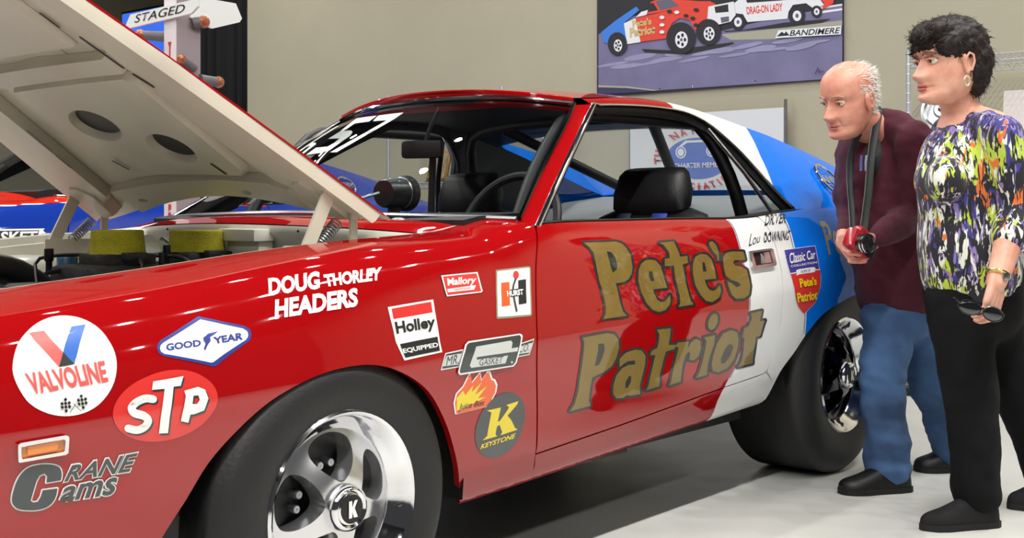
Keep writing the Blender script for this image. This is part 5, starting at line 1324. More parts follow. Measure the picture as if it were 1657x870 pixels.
# ---- the man leaning in with a camera
man = empty('person', (2.364, -0.210, 0.000), ROTP, 'man in maroon shirt and blue jeans leaning toward the car window, red camera in hands', 'person')
MSKIN = skin_mat('ruddy_skin', rgb(222, 160, 138), rgb(204, 132, 112))
MSHIRT = mat('maroon_knit', rgb(76, 27, 42), .88, sheen=.06, spec=.3, bump=.25, bscale=260, var=.10, vscale=9)
DENIM = mat('blue_denim', rgb(62, 92, 134), .88, bump=.3, bscale=300, var=.5, vscale=5)
b = MB()
limb(b, [(0.057, 0.070, 0.677), (0.039, 0.040, 0.788), (0.009, 0.030, 0.963), (-0.020, 0.020, 1.125), (-0.028, 0.020, 1.234)], [(.150, .150), (.162, .160), (.160, .155), (.165, .125), (.11, .085)], 24, 20)
limb(b, [(0.042, -0.120, 1.210), (-0.032, 0.010, 1.255), (-0.091, 0.130, 1.190)], [.062, .070, .060], 16, 12)
LS, LE, LW = (0.040, -0.140, 1.200), (0.053, -0.100, 0.952), (-0.141, -0.270, 0.865)
RS, RE, RW_ = (-0.093, 0.130, 1.177), (-0.122, 0.050, 0.952), (-0.188, -0.140, 0.875)
limb(b, [LS, (0.052, -0.130, 1.077), LE], [.068, .060, .054], 14, 14); limb(b, [LE, (-0.047, -0.190, 0.905), (-0.126, -0.260, 0.873)], [.054, .047, .038], 14, 12)
limb(b, [RS, (-0.115, 0.100, 1.062), RE], [.066, .058, .052], 14, 14); limb(b, [RE, (-0.151, -0.030, 0.903), (-0.179, -0.100, 0.876)], [.052, .046, .037], 14, 12)
v, nn, f = remesh(b, .010, 8); v = folds(v, nn, .014, 7, 1.5, 2.); v = folds(v, nn, .004, 16, 2.2, 3.)
mesh('shirt', v, f, MSHIRT, man)
b = MB()   # jeans
limb(b, [(0.057, 0.070, 0.695), (0.057, 0.070, 0.612)], [(.125, .125), (.138, .135)], 22, 8)
limb(b, [(0.012, 0.040, 0.631), (-0.023, -0.020, 0.361), (-0.030, -0.040, 0.193), (-0.024, -0.050, 0.062)], [.098, .080, .076, .080], 18, 18)
limb(b, [(0.132, 0.110, 0.626), (0.212, 0.200, 0.352), (0.276, 0.240, 0.187), (0.322, 0.260, 0.051)], [.098, .080, .072, .075], 18, 18)
v, nn, f = remesh(b, .011, 7); v = folds(v, nn, .014, 6.5, 2.2, 5.); v = folds(v, nn, .004, 14, 2.6, 8.)
mesh('jeans', v, f, DENIM, man)
SHOEB = mat('black_shoe_leather', rgb(13, 12, 13), .5, bump=.1, bscale=120); SOLE = mat('black_rubber_sole', rgb(15, 15, 15), .7)
shoe(man, (0.045, -0.060, 0.000), (-0.209, -0.120, 0.000), .10, .085, SHOEB, SOLE); shoe(man, (0.379, 0.260, 0.000), (0.166, 0.240, 0.000), .10, .085, SHOEB, SOLE)
MH = basis((-.86, -.50, 0), math.radians(15), math.radians(-4), (-0.173, -0.110, 1.341), (1.04, 1.04, 1.07))
G = head_pts({'nose': .030, 'cheek': .004, 'fold': .004}); hv, hf = head_mesh(G); hv = [MH @ p for p in hv]
b = MB(); limb(b, [(-0.144, -0.090, 1.290), (-0.092, -0.050, 1.255), (-0.032, 0.010, 1.212)], [(.060, .060), (.060, .062), (.075, .075)], 16, 12)
limb(b, [(-0.026, 0.020, 1.180), (-0.012, 0.030, 1.050)], [.09, .11], 16, 8)
nv_, nn, nf = remesh(b, .008, 5)
e_ = MB(); ear(e_, MH, 1); ear(e_, MH, -1); ev_, en, ef = remesh(e_, .0025, 3)
hb = MB(); limb(hb, [(-0.092, -0.230, 0.880), (-0.130, -0.260, 0.863)], [.030, .024], 12, 8)
hand(hb, (-0.137, -0.270, 0.859), (-.62, -.72, -.12), (-.72, .62, .05), [(.55, .9, .7)] * 4, 1, .92)
h1 = remesh(hb, .0032, 3); hb = MB(); limb(hb, [(-0.180, -0.090, 0.882), (-0.208, -0.160, 0.854)], [.030, .025], 12, 8)
hand(hb, (-0.213, -0.180, 0.855), (.12, -.98, -.05), (.95, .12, -.05), [(.5, .9, .7)] * 4, -1, .92)
h2 = remesh(hb, .0032, 3)
join_skin('body', [(hv, hf), (nv_, nf), (ev_, ef), (h1[0], h1[2]), (h2[0], h2[2])], MSKIN, man)
LIDM = mat('ruddy_lid', rgb(206, 140, 118), .5)
eyes(man, MH, mat('grey_blue_iris', rgb(70, 84, 92), .2), LIDM); brows(man, MH, mat('grey_brow', rgb(184, 148, 130), .85), .003)
lp = MB()
for q in ([(.0955, y, -.0665 - abs(y) * .08) for y in [-.018 + .036 * k / 8 for k in range(9)]], [(.0955, y, -.0775 + abs(y) * .10) for y in [-.016 + .032 * k / 8 for k in range(9)]]): lp.tube([MH @ Vector((x - 18 * y * y, y, z)) for x, y, z in q], [(.0035, .003)] * 9, 8)
lp.obj('lips', mat('man_lips', rgb(190, 112, 100), .45), man)
HAIRW = mat('white_hair', rgb(214, 210, 204), .7)
roots = []; rnd = random.Random(5); Gn = len(G[0])
for _ in range(5200):
    i = rnd.randrange(28, 106); j = rnd.randrange(Gn); p = G[i][j]; ph = 2 * PI * j / Gn; back = -math.cos(ph)
    side = p.x < .035 - .9 * max(0, .03 - p.z) * 1.0
    keep = (p.z < .085 and p.x < (.030 if p.z > .02 else .0) and p.z > -.055 + (.05 if p.x > -.03 else 0)) or (p.z >= .085 and rnd.random() < .30) 
    if not keep: continue
    n_ = Vector((math.cos(ph), math.sin(ph), .4 if p.z > .06 else .1)).normalized()
    roots.append((MH @ (p - n_ * .001), (MH.to_3x3() @ n_).normalized(), (MH.to_3x3() @ Vector((-.7, .1 * math.sin(ph), -.35 if p.z < .07 else .1))).normalized()))
strands('hair', roots, .026, .25, HAIRW, man, .0013, 3)
# dark undershirt in the V neck
b = MB(); q = [(-0.105, -0.120, 1.202), (-0.136, -0.155, 1.150), (-0.123, -0.155, 1.098), (-0.108, -0.160, 1.054), (-0.090, -0.170, 1.097), (-0.075, -0.160, 1.153), (-0.068, -0.110, 1.202)]
q = [Vector(p) for p in q]; cq = sum(q, Vector()) / len(q) + Vector((-.01, -.02, 0)); b.add(q + [cq], [(i, (i + 1) % 7, 7) for i in range(7)])
us_ = b.obj('undershirt', mat('black_undershirt', rgb(22, 20, 24), .85), man); us_.modifiers.new('t', 'SOLIDIFY').thickness = .006
for k, (pu, col_) in enumerate(((0, (70, 90, 150)), (.016, (150, 160, 180)))):
    p0 = Vector((-0.152, -0.175, 1.124)) + Vector((pu, -.004, 0)); MB().tube([p0 + Vector((0, 0, -.03)), p0, p0 + Vector((.001, -.002, .022))], [.0045, .0045, .0035], 8).obj('pen', mat('pen_%d' % k, rgb(*col_), .3, coat=.5), man)
# ---- camera hanging from its strap and held in both hands
cam_r = empty('camera', (1.985, -0.264, 0.856), ROTP, 'small red and black photo camera on a neck strap held by the man', 'camera')
RC = Matrix.Rotation(math.radians(35), 4, 'Z') @ Matrix.Rotation(math.radians(28), 4, 'Y')
b = MB(); b.box((0, 0, 0), (.105, .042, .066), 0, RC, .010); b.obj('camera_body', mat('red_camera_shell', rgb(168, 22, 34), .25, coat=.8), cam_r)
b = MB(); b.box((-.005, .002, .040), (.040, .034, .022), 0, RC, .006); b.obj('viewfinder_hump', mat('red_camera_shell', rgb(168, 22, 34)), cam_r)
b = MB(); b.box((.038, -.026, -.004), (.026, .016, .056), 0, RC, .006); b.obj('grip', BLACK, cam_r)
LM = RC @ Matrix.Translation((-.012, -.02, -.006)) @ Matrix.Rotation(PI / 2, 4, 'X')
b = MB(); b.lathe([(.001, .0), (.029, .0), (.029, .012), (.031, .013), (.031, .034), (.027, .036), (.024, .030), (.001, .028)], 32, 0, LM); b.obj('lens_barrel', mat('black_lens', rgb(18, 18, 20), .25, coat=.6), cam_r)
b = MB(); b.lathe([(.0312, .016), (.0322, .018), (.0312, .020)], 32, 0, LM); b.lathe([(.0312, .028), (.0322, .030), (.0312, .032)], 32, 0, LM); b.obj('lens_ring', CHROME, cam_r)
b = MB(); b.lathe([(.001, .044), (.006, .044), (.006, .034)], 12, 0, RC @ Matrix.Translation((.038, -.01, 0))); b.obj('shutter_button', CHROME, cam_r)
STRAP = mat('black_webbing_strap', rgb(28, 34, 32), .7, bump=.2, bscale=300); STRAPE = mat('strap_edge', rgb(96, 104, 98), .7)
def strapband(pts, w, nrm, parent):
    P = [Vector(p) for p in cr(pts, 30)]; v = []; e = []
    for i, p in enumerate(P):
        d = (P[min(i + 1, 29)] - P[max(i - 1, 0)]).normalized(); s = d.cross(Vector(nrm)).normalized() * w / 2; v += [p - s, p + s]; e.append(p + s * .85 + Vector(nrm) * .0035)
    o = mesh('strap', v, [(2 * i, 2 * i + 1, 2 * i + 3, 2 * i + 2) for i in range(29)], STRAP, parent); o.modifiers.new('t', 'SOLIDIFY').thickness = .004
    MB().tube(e, .0012, 5).obj('strap_piping', STRAPE, o)
strapband([(0.154, 0.335, 0.474), (0.141, 0.255, 0.442), (0.104, 0.175, 0.366), (0.078, 0.130, 0.271), (0.063, 0.105, 0.167), (0.047, 0.085, 0.085), (0.030, 0.055, 0.029)], .026, (-.6, -.8, .1), cam_r)
strapband([(0.065, 0.220, 0.371), (0.046, 0.250, 0.308), (0.040, 0.245, 0.212), (0.024, 0.165, 0.116), (0.006, 0.085, 0.035)], .022, (-.8, -.6, 0), cam_r)

# ---- the woman with sunglasses in her hand
wom = empty('person', (2.093, -0.602, 0.000), ROTP, 'dark-haired woman in multicoloured print blouse and black trousers, sunglasses in lowered hand', 'person')
WSKIN = skin_mat('fair_skin', rgb(226, 172, 150), rgb(214, 150, 126))
def print_mat():
    """brush-stroke print: separate streak layers over black, their share changing by band"""
    m = mat('print_blouse_fabric', rgb(24, 22, 34), .75, sheen=.2, bump=.12, bscale=220); nt = m.node_tree; b = nt.nodes['Principled BSDF']; L = nt.links.new
    tc = nt.nodes.new('ShaderNodeTexCoord'); sp = nt.nodes.new('ShaderNodeSeparateXYZ'); L(tc.outputs['Object'], sp.inputs[0])
    zr = nt.nodes.new('ShaderNodeMapRange'); zr.inputs[1].default_value = .72; zr.inputs[2].default_value = 1.30; L(sp.outputs['Z'], zr.inputs[0])
    col = None
    def layer(c, scale, loc, thr, bands, dist=1.2):
        nonlocal col
        mp = nt.nodes.new('ShaderNodeMapping'); mp.inputs['Scale'].default_value = scale; mp.inputs['Location'].default_value = loc; L(tc.outputs['Object'], mp.inputs[0])
        n = nt.nodes.new('ShaderNodeTexNoise'); n.inputs['Scale'].default_value = 1.; n.inputs['Detail'].default_value = 2.5; n.inputs['Distortion'].default_value = dist; L(mp.outputs[0], n.inputs['Vector'])
        rb = nt.nodes.new('ShaderNodeValToRGB'); e = rb.color_ramp.elements
        e[0].position, e[0].color = bands[0][0], (bands[0][1],) * 3 + (1,); e[1].position, e[1].color = bands[-1][0], (bands[-1][1],) * 3 + (1,)
        for p, v_ in bands[1:-1]: q = rb.color_ramp.elements.new(p); q.color = (v_,) * 3 + (1,)
        L(zr.outputs[0], rb.inputs[0])
        ad = nt.nodes.new('ShaderNodeMath'); ad.operation = 'MULTIPLY_ADD'; ad.inputs[1].default_value = .30; L(rb.outputs[0], ad.inputs[0]); L(n.outputs['Fac'], ad.inputs[2])
        st = nt.nodes.new('ShaderNodeMapRange'); st.inputs[1].default_value = thr; st.inputs[2].default_value = thr + .025; L(ad.outputs[0], st.inputs[0])
        mx = nt.nodes.new('ShaderNodeMix'); mx.data_type = 'RGBA'; L(st.outputs[0], mx.inputs[0]); mx.inputs[7].default_value = rgb(*c)
        if col is None: mx.inputs[6].default_value = rgb(22, 20, 32)
        else: L(col, mx.inputs[6])
        col = mx.outputs[2]
    layer((58, 56, 132), (14, 14, 5), (3, 1, 2), .66, [(0, .3), (.5, .4), (.8, .75), (1, .95)])
    layer((140, 120, 180), (42, 42, 9), (1, 7, 3), .70, [(0, .5), (.3, .65), (.6, .3), (.8, .6), (1, .75)])
    layer((182, 202, 66), (17, 17, 10), (5, 2, 8), .74, [(0, .55), (.12, .75), (.22, .1), (.38, .75), (.46, .1), (.62, .9), (.76, .85), (.86, .2), (1, 0.)])
    layer((228, 230, 220), (34, 34, 9), (9, 4, 1), .73, [(0, .6), (.2, .62), (.36, .72), (.48, .4), (.62, .68), (.78, .6), (.9, .3), (1, .45)])
    layer((222, 112, 44), (15, 15, 9), (2, 9, 5), .76, [(0, .35), (.3, .45), (.5, .62), (.6, .5), (.8, .45), (1, .2)])
    layer((20, 19, 28), (60, 60, 11), (7, 5, 6), .615, [(0, .35), (.5, .3), (.7, .22), (1, .35)], 1.6)
    L(col, b.inputs['Base Color'])
    return m
BLOUSE = print_mat(); BTROU = mat('black_trouser_cloth', rgb(9, 9, 11), .9, bump=.15, bscale=250, spec=.25)
b = MB()
limb(b, [(-0.004, 0.030, 0.758), (-0.019, 0.020, 0.846), (-0.031, 0.020, 0.962), (-0.035, 0.010, 1.077), (-0.023, 0.020, 1.165), (-0.008, 0.030, 1.224)], [(.150, .160), (.150, .155), (.138, .140), (.140, .135), (.120, .115), (.085, .075)], 24, 22)
b.ell((-0.125, 0.000, 1.054), (.062, .085, .075)); b.ell((-0.128, -0.090, 1.055), (.062, .075, .075))
limb(b, [(0.021, -0.130, 1.196), (-0.006, 0.010, 1.232), (-0.018, 0.150, 1.226)], [.055, .058, .055], 16, 12)
WLS, WLE = (0.028, -0.140, 1.187), (0.080, -0.130, 0.971)
limb(b, [WLS, (0.059, -0.140, 1.082), WLE, (0.042, -0.165, 0.880)], [.062, .064, .066, .062], 16, 16)
limb(b, [(-0.027, 0.160, 1.213), (-0.001, 0.210, 1.064), (0.008, 0.190, 0.901)], [.058, .052, .05], 14, 12)
v, nn, f = remesh(b, .009, 6); v = folds(v, nn, .008, 12, .4, 9.)
mesh('blouse', v, f, BLOUSE, wom)
b = MB()   # trousers
limb(b, [(0.004, 0.040, 0.767), (0.008, 0.040, 0.670)], [(.148, .155), (.150, .155)], 22, 8)
limb(b, [(-0.058, 0.010, 0.682), (-0.031, -0.030, 0.427), (-0.023, -0.050, 0.278), (-0.027, -0.060, 0.106)], [.100, .088, .082, .078], 18, 18)
limb(b, [(0.074, 0.070, 0.678), (0.181, 0.120, 0.406), (0.246, 0.150, 0.242), (0.299, 0.170, 0.113)], [.100, .088, .080, .076], 18, 18)
v, nn, f = remesh(b, .011, 7); v = folds(v, nn, .013, 6.5, 1.0, 15.); v = folds(v, nn, .003, 14, 1.8, 18.)
mesh('trousers', v, f, BTROU, wom)
SUEDE = mat('black_suede', rgb(11, 10, 12), .85, bump=.15, bscale=260)
shoe(wom, (0.034, -0.070, 0.000), (-0.217, -0.130, 0.000), .085, .085, SUEDE, SOLE, .8); shoe(wom, (0.361, 0.180, 0.000), (0.153, 0.130, 0.000), .085, .085, SUEDE, SOLE, .8)
WH = basis((-.96, -.28, 0), math.radians(3), 0, (-0.096, -0.030, 1.418), (1.10, 1.04, 1.06))
G = head_pts({'nose': .027, 'cheek': .006, 'fold': .001}); hv, hf = head_mesh(G); hv = [WH @ p for p in hv]
b = MB(); limb(b, [(-0.071, 0.000, 1.366), (-0.054, 0.010, 1.299), (-0.016, 0.030, 1.224)], [(.056, .056), (.055, .057), (.08, .085)], 16, 12)
limb(b, [(0.022, -0.100, 1.218), (-0.012, 0.010, 1.240), (-0.025, 0.110, 1.233)], [.046, .052, .046], 14, 10); limb(b, [(-0.019, 0.020, 1.204), (-0.027, 0.020, 1.117)], [(.10, .09), (.1, .1)], 16, 8)
nv_, nn, nf = remesh(b, .008, 5)
e_ = MB(); ear(e_, WH, 1); ev_, en, ef = remesh(e_, .0025, 3)
hb = MB(); limb(hb, [(0.046, -0.150, 0.924), (0.017, -0.185, 0.842), (-0.030, -0.230, 0.748)], [(.043, .043), (.040, .040), (.025, .030)], 14, 14)
hand(hb, (-0.030, -0.230, 0.752), (-.22, -.10, -.95), (-.55, .80, .0), [(.25, .75, .6), (.3, .8, .6), (.3, .8, .6), (.3, .8, .6)], 1, .98, .05)
h1 = remesh(hb, .0032, 3)
join_skin('body', [(hv, hf), (nv_, nf), (ev_, ef), (h1[0], h1[2])], WSKIN, wom)
eyes(wom, WH, mat('brown_iris', rgb(60, 40, 30), .2), mat('fair_lid', rgb(196, 140, 120), .5)); DHAIR = mat('dark_brown_hair', rgb(30, 21, 19), .6, spec=.35); brows(wom, WH, mat('soft_brown_brow', rgb(112, 78, 66), .7), .003)
lp = MB()
for q in ([(.0965, y, -.0660 - abs(y) * .08) for y in [-.019 + .038 * k / 8 for k in range(9)]], [(.0965, y, -.0780 + abs(y) * .10) for y in [-.017 + .034 * k / 8 for k in range(9)]]): lp.tube([WH @ Vector((x - 18 * y * y, y, z)) for x, y, z in q], [(.0042, .0035)] * 9, 8)
lp.obj('lips', mat('woman_lips', rgb(186, 92, 88), .4), wom)
b = MB()   # hair volume: crown, sides behind the ear, nape and swept fringe
b.ell((-.012, 0, .050), (.108, .088, .088), 0, WH); b.ell((-.058, 0, .0), (.070, .083, .085), 0, WH); b.ell((-.066, 0, -.055), (.046, .066, .048), 0, WH)
b.ell((.058, .012, .088), (.050, .068, .036), 0, WH, rot=Euler((0, .25, 0))); b.ell((.098, .02, .072), (.026, .045, .024), 0, WH); b.ell((.028, .062, .048), (.050, .026, .036), 0, WH, rot=Euler((0, .5, 0))); b.ell((.028, -.062, .045), (.050, .026, .04), 0, WH)
v, nn, f = remesh(b, .006, 4)
v2 = [p + n_ * (.006 * mnoise.noise(p * 45) + .004 * mnoise.noise(p * 95)) for p, n_ in zip(v, nn)]
mesh('hair', v2, f, DHAIR, wom)
rnd = random.Random(11); roots = []; fr = WH.to_3x3()
for _ in range(7500):
    k = rnd.randrange(len(v)); p = v2[k]; n_ = nn[k]; lp_ = WH.inverted() @ p
    fl = Vector((.8, .1, .15)) if lp_.x > .03 else Vector((-.35, 0, -.75)) if lp_.z < .06 else Vector((-.5, .25 * (1 if lp_.y > 0 else -1), .1))
    d = (fr @ fl); d = (d - n_ * d.dot(n_)); d = d.normalized() if d.length > 1e-4 else Vector((0, 0, -1)); roots.append((p - n_ * .003, n_, d))
strands('hair_locks', roots, .032, .30, DHAIR, wom, .0016, 13)
b = MB(); b.tube([WH @ Vector((.004 + .0 + .008 * math.sin(q), .086, -.062 + .014 * math.cos(q))) for q in [2 * PI * k / 16 for k in range(17)]], .0032, 8, 0, False); b.obj('earring', mat('gold_silver', rgb(236, 226, 190), .3, .7), wom)
# watch and ring
wd = (Vector((-0.030, -0.230, 0.752)) - Vector((0.017, -0.185, 0.842))).normalized(); wc = Vector((-0.022, -0.222, 0.769)); a1 = wd.cross(Vector((0, 1, 0))).normalized(); a2 = wd.cross(a1)
WGOLD = mat('pale_gold', rgb(226, 204, 140), .2, 1.)
wt = empty('wristwatch', (0, 0, 0)); wt.parent = wom
MB().tube([wc + a1 * .0285 * math.cos(q) + a2 * .0325 * math.sin(q) for q in [2 * PI * k / 30 for k in range(31)]], [(.004, .008)] * 31, 8, 0, False).obj('bracelet', WGOLD, wt)
MB().box((0, 0, 0), (.024, .008, .022), 0, Matrix.Translation(wc + Vector((.012, -.033, 0))) @ Matrix.Rotation(.4, 4, 'Z'), .003).obj('watch_case', STEEL, wt)
# sunglasses dangling from her fingers
sg = empty('sunglasses', (1.819, -0.712, 0.671), ROTP, 'dark wraparound sunglasses dangling from the fingers of the woman', 'sunglasses')
LNS = mat('dark_lens', rgb(20, 22, 26), .06, coat=1.); FRM = mat('black_frame', rgb(16, 16, 18), .25, coat=.6)
for s, x in ((-1, -.034), (1, .034)):
    b = MB(); b.ell((x, -.004 - .0, 0), (.031, .004, .019), 0, Matrix.Rotation(.28, 4, 'Y') @ Matrix.Rotation(.15 * s, 4, 'Z')); b.obj('lens', LNS, sg)
    b = MB(); b.tube([Matrix.Rotation(.28, 4, 'Y') @ Matrix.Rotation(.15 * s, 4, 'Z') @ Vector((x + .032 * math.cos(q), -.004, .020 * math.sin(q))) for q in [2 * PI * k / 24 for k in range(25)]], .0022, 6, 0, False); b.obj('rim', FRM, sg)
RG = Matrix.Rotation(.28, 4, 'Y')
b = MB(); b.tube([RG @ Vector(p) for p in [(-.006, -.006, .006), (0, -.008, .008), (.006, -.006, .006)]], .003, 6); b.obj('bridge', FRM, sg)
for s in (-1, 1):
    b = MB(); b.tube([RG @ Vector(p) for p in cr([(.066 * s, 0, .006), (.068 * s, .03, .012), (.060 * s, .08, .014), (.052 * s, .115, -.006)], 12)], [(.0035, .0018)] * 12, 6); b.obj('temple_arm', FRM, sg)

# ---------------------------------------------------------------- second car beyond the show car
other_root = empty('parked_car', (.76, 3.56, 0), 0, 'red and blue race car parked beyond the raised hood', 'car')
OC, OP = build_car(other_root, .010, .125, 'other')
rows = []
for k in range(20):
    t = -.80 + (.62 + .80) * k / 19; a_ = OC.S(t, .842); r = []
    for j in range(17):
        u = j / 16; r.append(Vector((t - (.05 if k == 19 else 0) * math.sin(PI * u), a_.y + (2 * YC - 2 * a_.y) * u, a_.z + .045 * math.sin(PI * u) ** .8)))
    rows.append(r)
mesh('hood', [p for r in rows for p in r], grid_faces(20, 17), NRED, other_root)
def od(t, z, h): return OC.S(t, s_of_z(t, z, OC.rake, OC.lift), h)
a = Art(); a.poly(0, [(.17, .876), (.535, .878), (.525, .868), (.535, .858), (.545, .845), (.52, .806), (.17, .79)]); a.poly(1, [(.18, .868), (.505, .870), (.485, .812), (.18, .797)]); a.text(0, 'GASKET', [(.20, .864), (.50, .866), (.48, .818), (.20, .802)], .03); a.poly(2, [(.515, .855), (.575, .855), (.565, .835), (.505, .832)])
art_mesh('gasket_sticker', a, od, [INKW, INK, INKL], OP['fender', False], .05)['label'] = 'black and white sticker reading GASKET'
a = Art(); a.text(0, 'S. Marge', [(1.36, .988), (1.53, .988), (1.52, .952), (1.36, .952)], .02, .2)
art_mesh('name_lettering', a, lambda x, y, h: od(x, y, h), [INKW], OP['door', False], .05)
bpy.context.view_layer.update()
emblem(OP['sail', False], OC, 2.60, 1.05, .185, other_root, .066)

# ---------------------------------------------------------------- drag strip starting tree between the cars
tree = empty('starting_tree', (1.32, 2.475, 0), 0, 'white drag strip starting light post with amber bulbs and STAGED sign', 'starting light')
PW = mat('white_post_paint', rgb(214, 206, 208), .5, var=.06, vscale=6); PG = mat('grey_post_side', rgb(150, 138, 142), .55)
b = MB(); b.box((0, 0, 1.0), (.12, .09, 1.9), 0, None, .004); b.obj('post', PW, tree)
b = MB(); b.box((.0, -.0465, 1.0), (.118, .003, 1.88)); b.obj('post_side_cover', PG, tree, smooth=False)
b = MB(); b.box((0, 0, .03), (.5, .5, .06), 0, None, .01); b.obj('base_plate', BLACK, tree)
a = Art()
a.stroke(0, [(0, 1.66), (0, 1.58)], .008); a.poly(0, [(-.012, 1.675), (.012, 1.675), (.004, 1.655), (-.004, 1.655)])
for z in (1.04, .99, .955): a.poly(0, [(-.008, z), (.010, z), (.010, z - .022), (-.002, z - .022), (-.002, z - .03), (-.008, z - .03)])
art_mesh('red_markings', a, lambda x, y, h: Vector((-.061 - h, -x, y)), [INKR], tree, 0)
def signboard(pts, ax, off, name):
    """board outline in (run, z); ax 'y' faces the car noses, 'x' faces the visitors"""
    b = MB(); n = len(pts)
    P = [(off, y, z) for y, z in pts] + [(off + .012, y, z) for y, z in pts] if ax == 'y' else [(x, off, z) for x, z in pts] + [(x, off + .012, z) for x, z in pts]
    b.add(P, [tuple(range(n)), tuple(range(2 * n - 1, n - 1, -1))] + [(i, (i + 1) % n, n + (i + 1) % n, n + i) for i in range(n)]); return b.obj(name, mat('white_sign_face', rgb(232, 236, 234), .3, coat=.5), tree, smooth=False)
signboard([(-.22, 1.832), (.275, 1.818), (.325, 1.758), (-.17, 1.775), (-.215, 1.80)], 'y', -.075, 'staged_sign')
signboard([(.03, 1.872), (.235, 1.870), (.268, 1.808), (.255, 1.79), (.11, 1.745), (.0, 1.78)], 'x', -.06, 'side_sign')
a = Art(); a.text(0, 'STAGED', [(-.24, 1.812), (.13, 1.82), (.13, 1.785), (-.24, 1.777)], .0, .25)
art_mesh('sign_lettering', a, lambda x, y, h: Vector((-.076 - h, -x, y)), [INK], tree, 0)['label'] = 'black word STAGED'
BULB = mat('amber_bulb_glass', rgb(190, 92, 20), .08, coat=1., trans=.35); CAN = mat('grey_lamp_can', rgb(104, 102, 104), .5)
for (x, y, z), (hx, hy, hz), r in (((-.12, .13, 1.71), (-.03, .06, 1.705), .024), ((.055, -.075, 1.766), (.02, -.05, 1.757), .028), ((-.055, -.075, 1.597), (.02, -.06, 1.565), .020), ((.145, -.055, 1.518), (.05, -.055, 1.52), .026)):
    lb = empty('amber_lamp', (0, 0, 0)); lb.parent = tree
    b = MB(); b.ell((x, y, z), (r, r, r)); b.obj('bulb', BULB, lb); b = MB(); b.tube([(x, y, z), (hx, hy, hz)], [r * .82, r * .95], 16); b.obj('lamp_can', CAN, lb)

# blue lit screen and a pale placard deep in the alcove behind the tree
scr = empty('display_screen', (6.2, 10.15, 0), 0, 'blue glowing display screen behind the starting tree', 'screen')
b = MB(); b.box((0, 0, 2.85), (.06, 1.1, .9), 0, None, .01); b.obj('screen_frame', BLACK, scr)
m = mat('blue_screen_picture', rgb(60, 110, 230), .3, emit=.9, var=.5, vscale=3); b = MB(); b.box((-.034, 0, 2.85), (.004, 1.04, .84)); b.obj('screen_panel', m, scr, smooth=False)
for yy in (-.6, .6): MB().tube([(0, yy * .6, .01), (0, yy * .6, 2.42)], .03, 12).obj('stand_leg', BLACK, scr)

# ---------------------------------------------------------------- painting and banner on the wall
def wboard(name, x=4.978):
    w_, h_, g = WALL_BOARDS[name]
    def fn(px, py, q):
        u = px / w_ * 4; v_ = py / h_ * 4; i = max(0, min(3, int(u))); j = max(0, min(3, int(v_))); a_ = u - i; b_ = v_ - j
        p = [(g[j * 5 + i][k] * (1 - a_) + g[j * 5 + i + 1][k] * a_) * (1 - b_) + (g[j * 5 + 5 + i][k] * (1 - a_) + g[j * 5 + 6 + i][k] * a_) * b_ for k in (0, 1)]
        return Vector((x - q, p[0], p[1]))
    return fn
pic = empty('race_painting', (4.99, 2.067, 1.745), 0, 'large unframed painting of two race cars on a grey track', 'painting')
b = MB(); b.box((-.001, 0, .6), (.018, 1.786, 1.2), 0, None, .002); b.obj('canvas', mat('canvas_edge', rgb(46, 42, 60), .7), pic)
PM = [mat('paint_asphalt', rgb(112, 108, 142), .7, var=.14, vscale=5), mat('paint_dark', rgb(34, 33, 40), .7), mat('paint_red', rgb(214, 62, 44), .6), mat('paint_white', rgb(220, 222, 226), .6), mat('paint_blue', rgb(50, 118, 208), .6), mat('paint_tan', rgb(160, 158, 140), .7), mat('paint_grey', rgb(92, 92, 108), .7), mat('paint_gold', rgb(196, 172, 110), .6), mat('paint_navy', rgb(52, 50, 84), .7), mat('paint_haze', rgb(140, 138, 170), .7, var=.1, vscale=6)]
a = Art()
W0, W1 = 1.176, 2.958
_fp = wboard('poster')
a.poly(0, [(72, -600), (1534, -600), (1534, 482), (72, 562)])
a.poly(1, [(72, -600), (1534, -600), (1534, 20), (1380, 60), (1150, 100), (800, 185), (560, 60), (250, 100), (72, 205)]); a.poly(6, [(72, -600), (1534, -600), (1534, -320), (72, -300)])
a.poly(5, [(800, 205), (1150, 168), (1534, 120), (1534, 150), (1150, 232), (860, 238)]); a.poly(3, [(1385, 42), (1534, 22), (1534, 32), (1385, 56)]); a.poly(3, [(1400, 66), (1534, 48), (1534, 60), (1400, 80)])
for k_ in range(16): x_ = 160 + 80 * k_; a.ell(9, (x_, 400 - .11 * x_ + 26 * math.sin(k_ * 2.3)), 95, 9 + 4 * (k_ % 3), -.16 + .05 * math.sin(k_ * 1.7))
a.poly(8, [(72, 518), (240, 522), (420, 540), (330, 549), (72, 562)]); a.poly(5, [(72, 508), (250, 514), (430, 538), (400, 541), (240, 524), (72, 520)])
a.poly(1, [(330, 292), (500, 300), (870, 252), (880, 258), (790, 285), (600, 325), (350, 312)]); a.poly(1, [(810, 185), (940, 178), (1180, 135), (1460, 112), (1400, 135), (1200, 160), (830, 190)])
# white car behind
a.poly(3, [(868, 30), (930, -18), (1080, -60), (1250, -60), (1380, -20), (1420, 30), (1360, 55), (1310, 20), (1230, 30), (1205, 70), (1198, 112), (962, 132), (935, 85), (890, 80), (860, 112)]); a.poly(1, [(950, -10), (1080, -50), (1230, -52), (1330, -15), (1150, 5), (960, 18)])
a.poly(2, [(1380, -20), (1480, -30), (1475, 20), (1405, 60), (1420, 20)]); a.text(2, 'DRAG-ON LADY', [(955, 42), (1170, 18), (1170, 66), (960, 88)], .03)
for c_, r in (((905, 132), 47), ((1255, 95), 52), ((1375, 70), 34)): a.ell(1, c_, r * .95, r * 1.05); a.ell(3, c_, r * .5, r * .6); a.ell(6, c_, r * .2, r * .25)
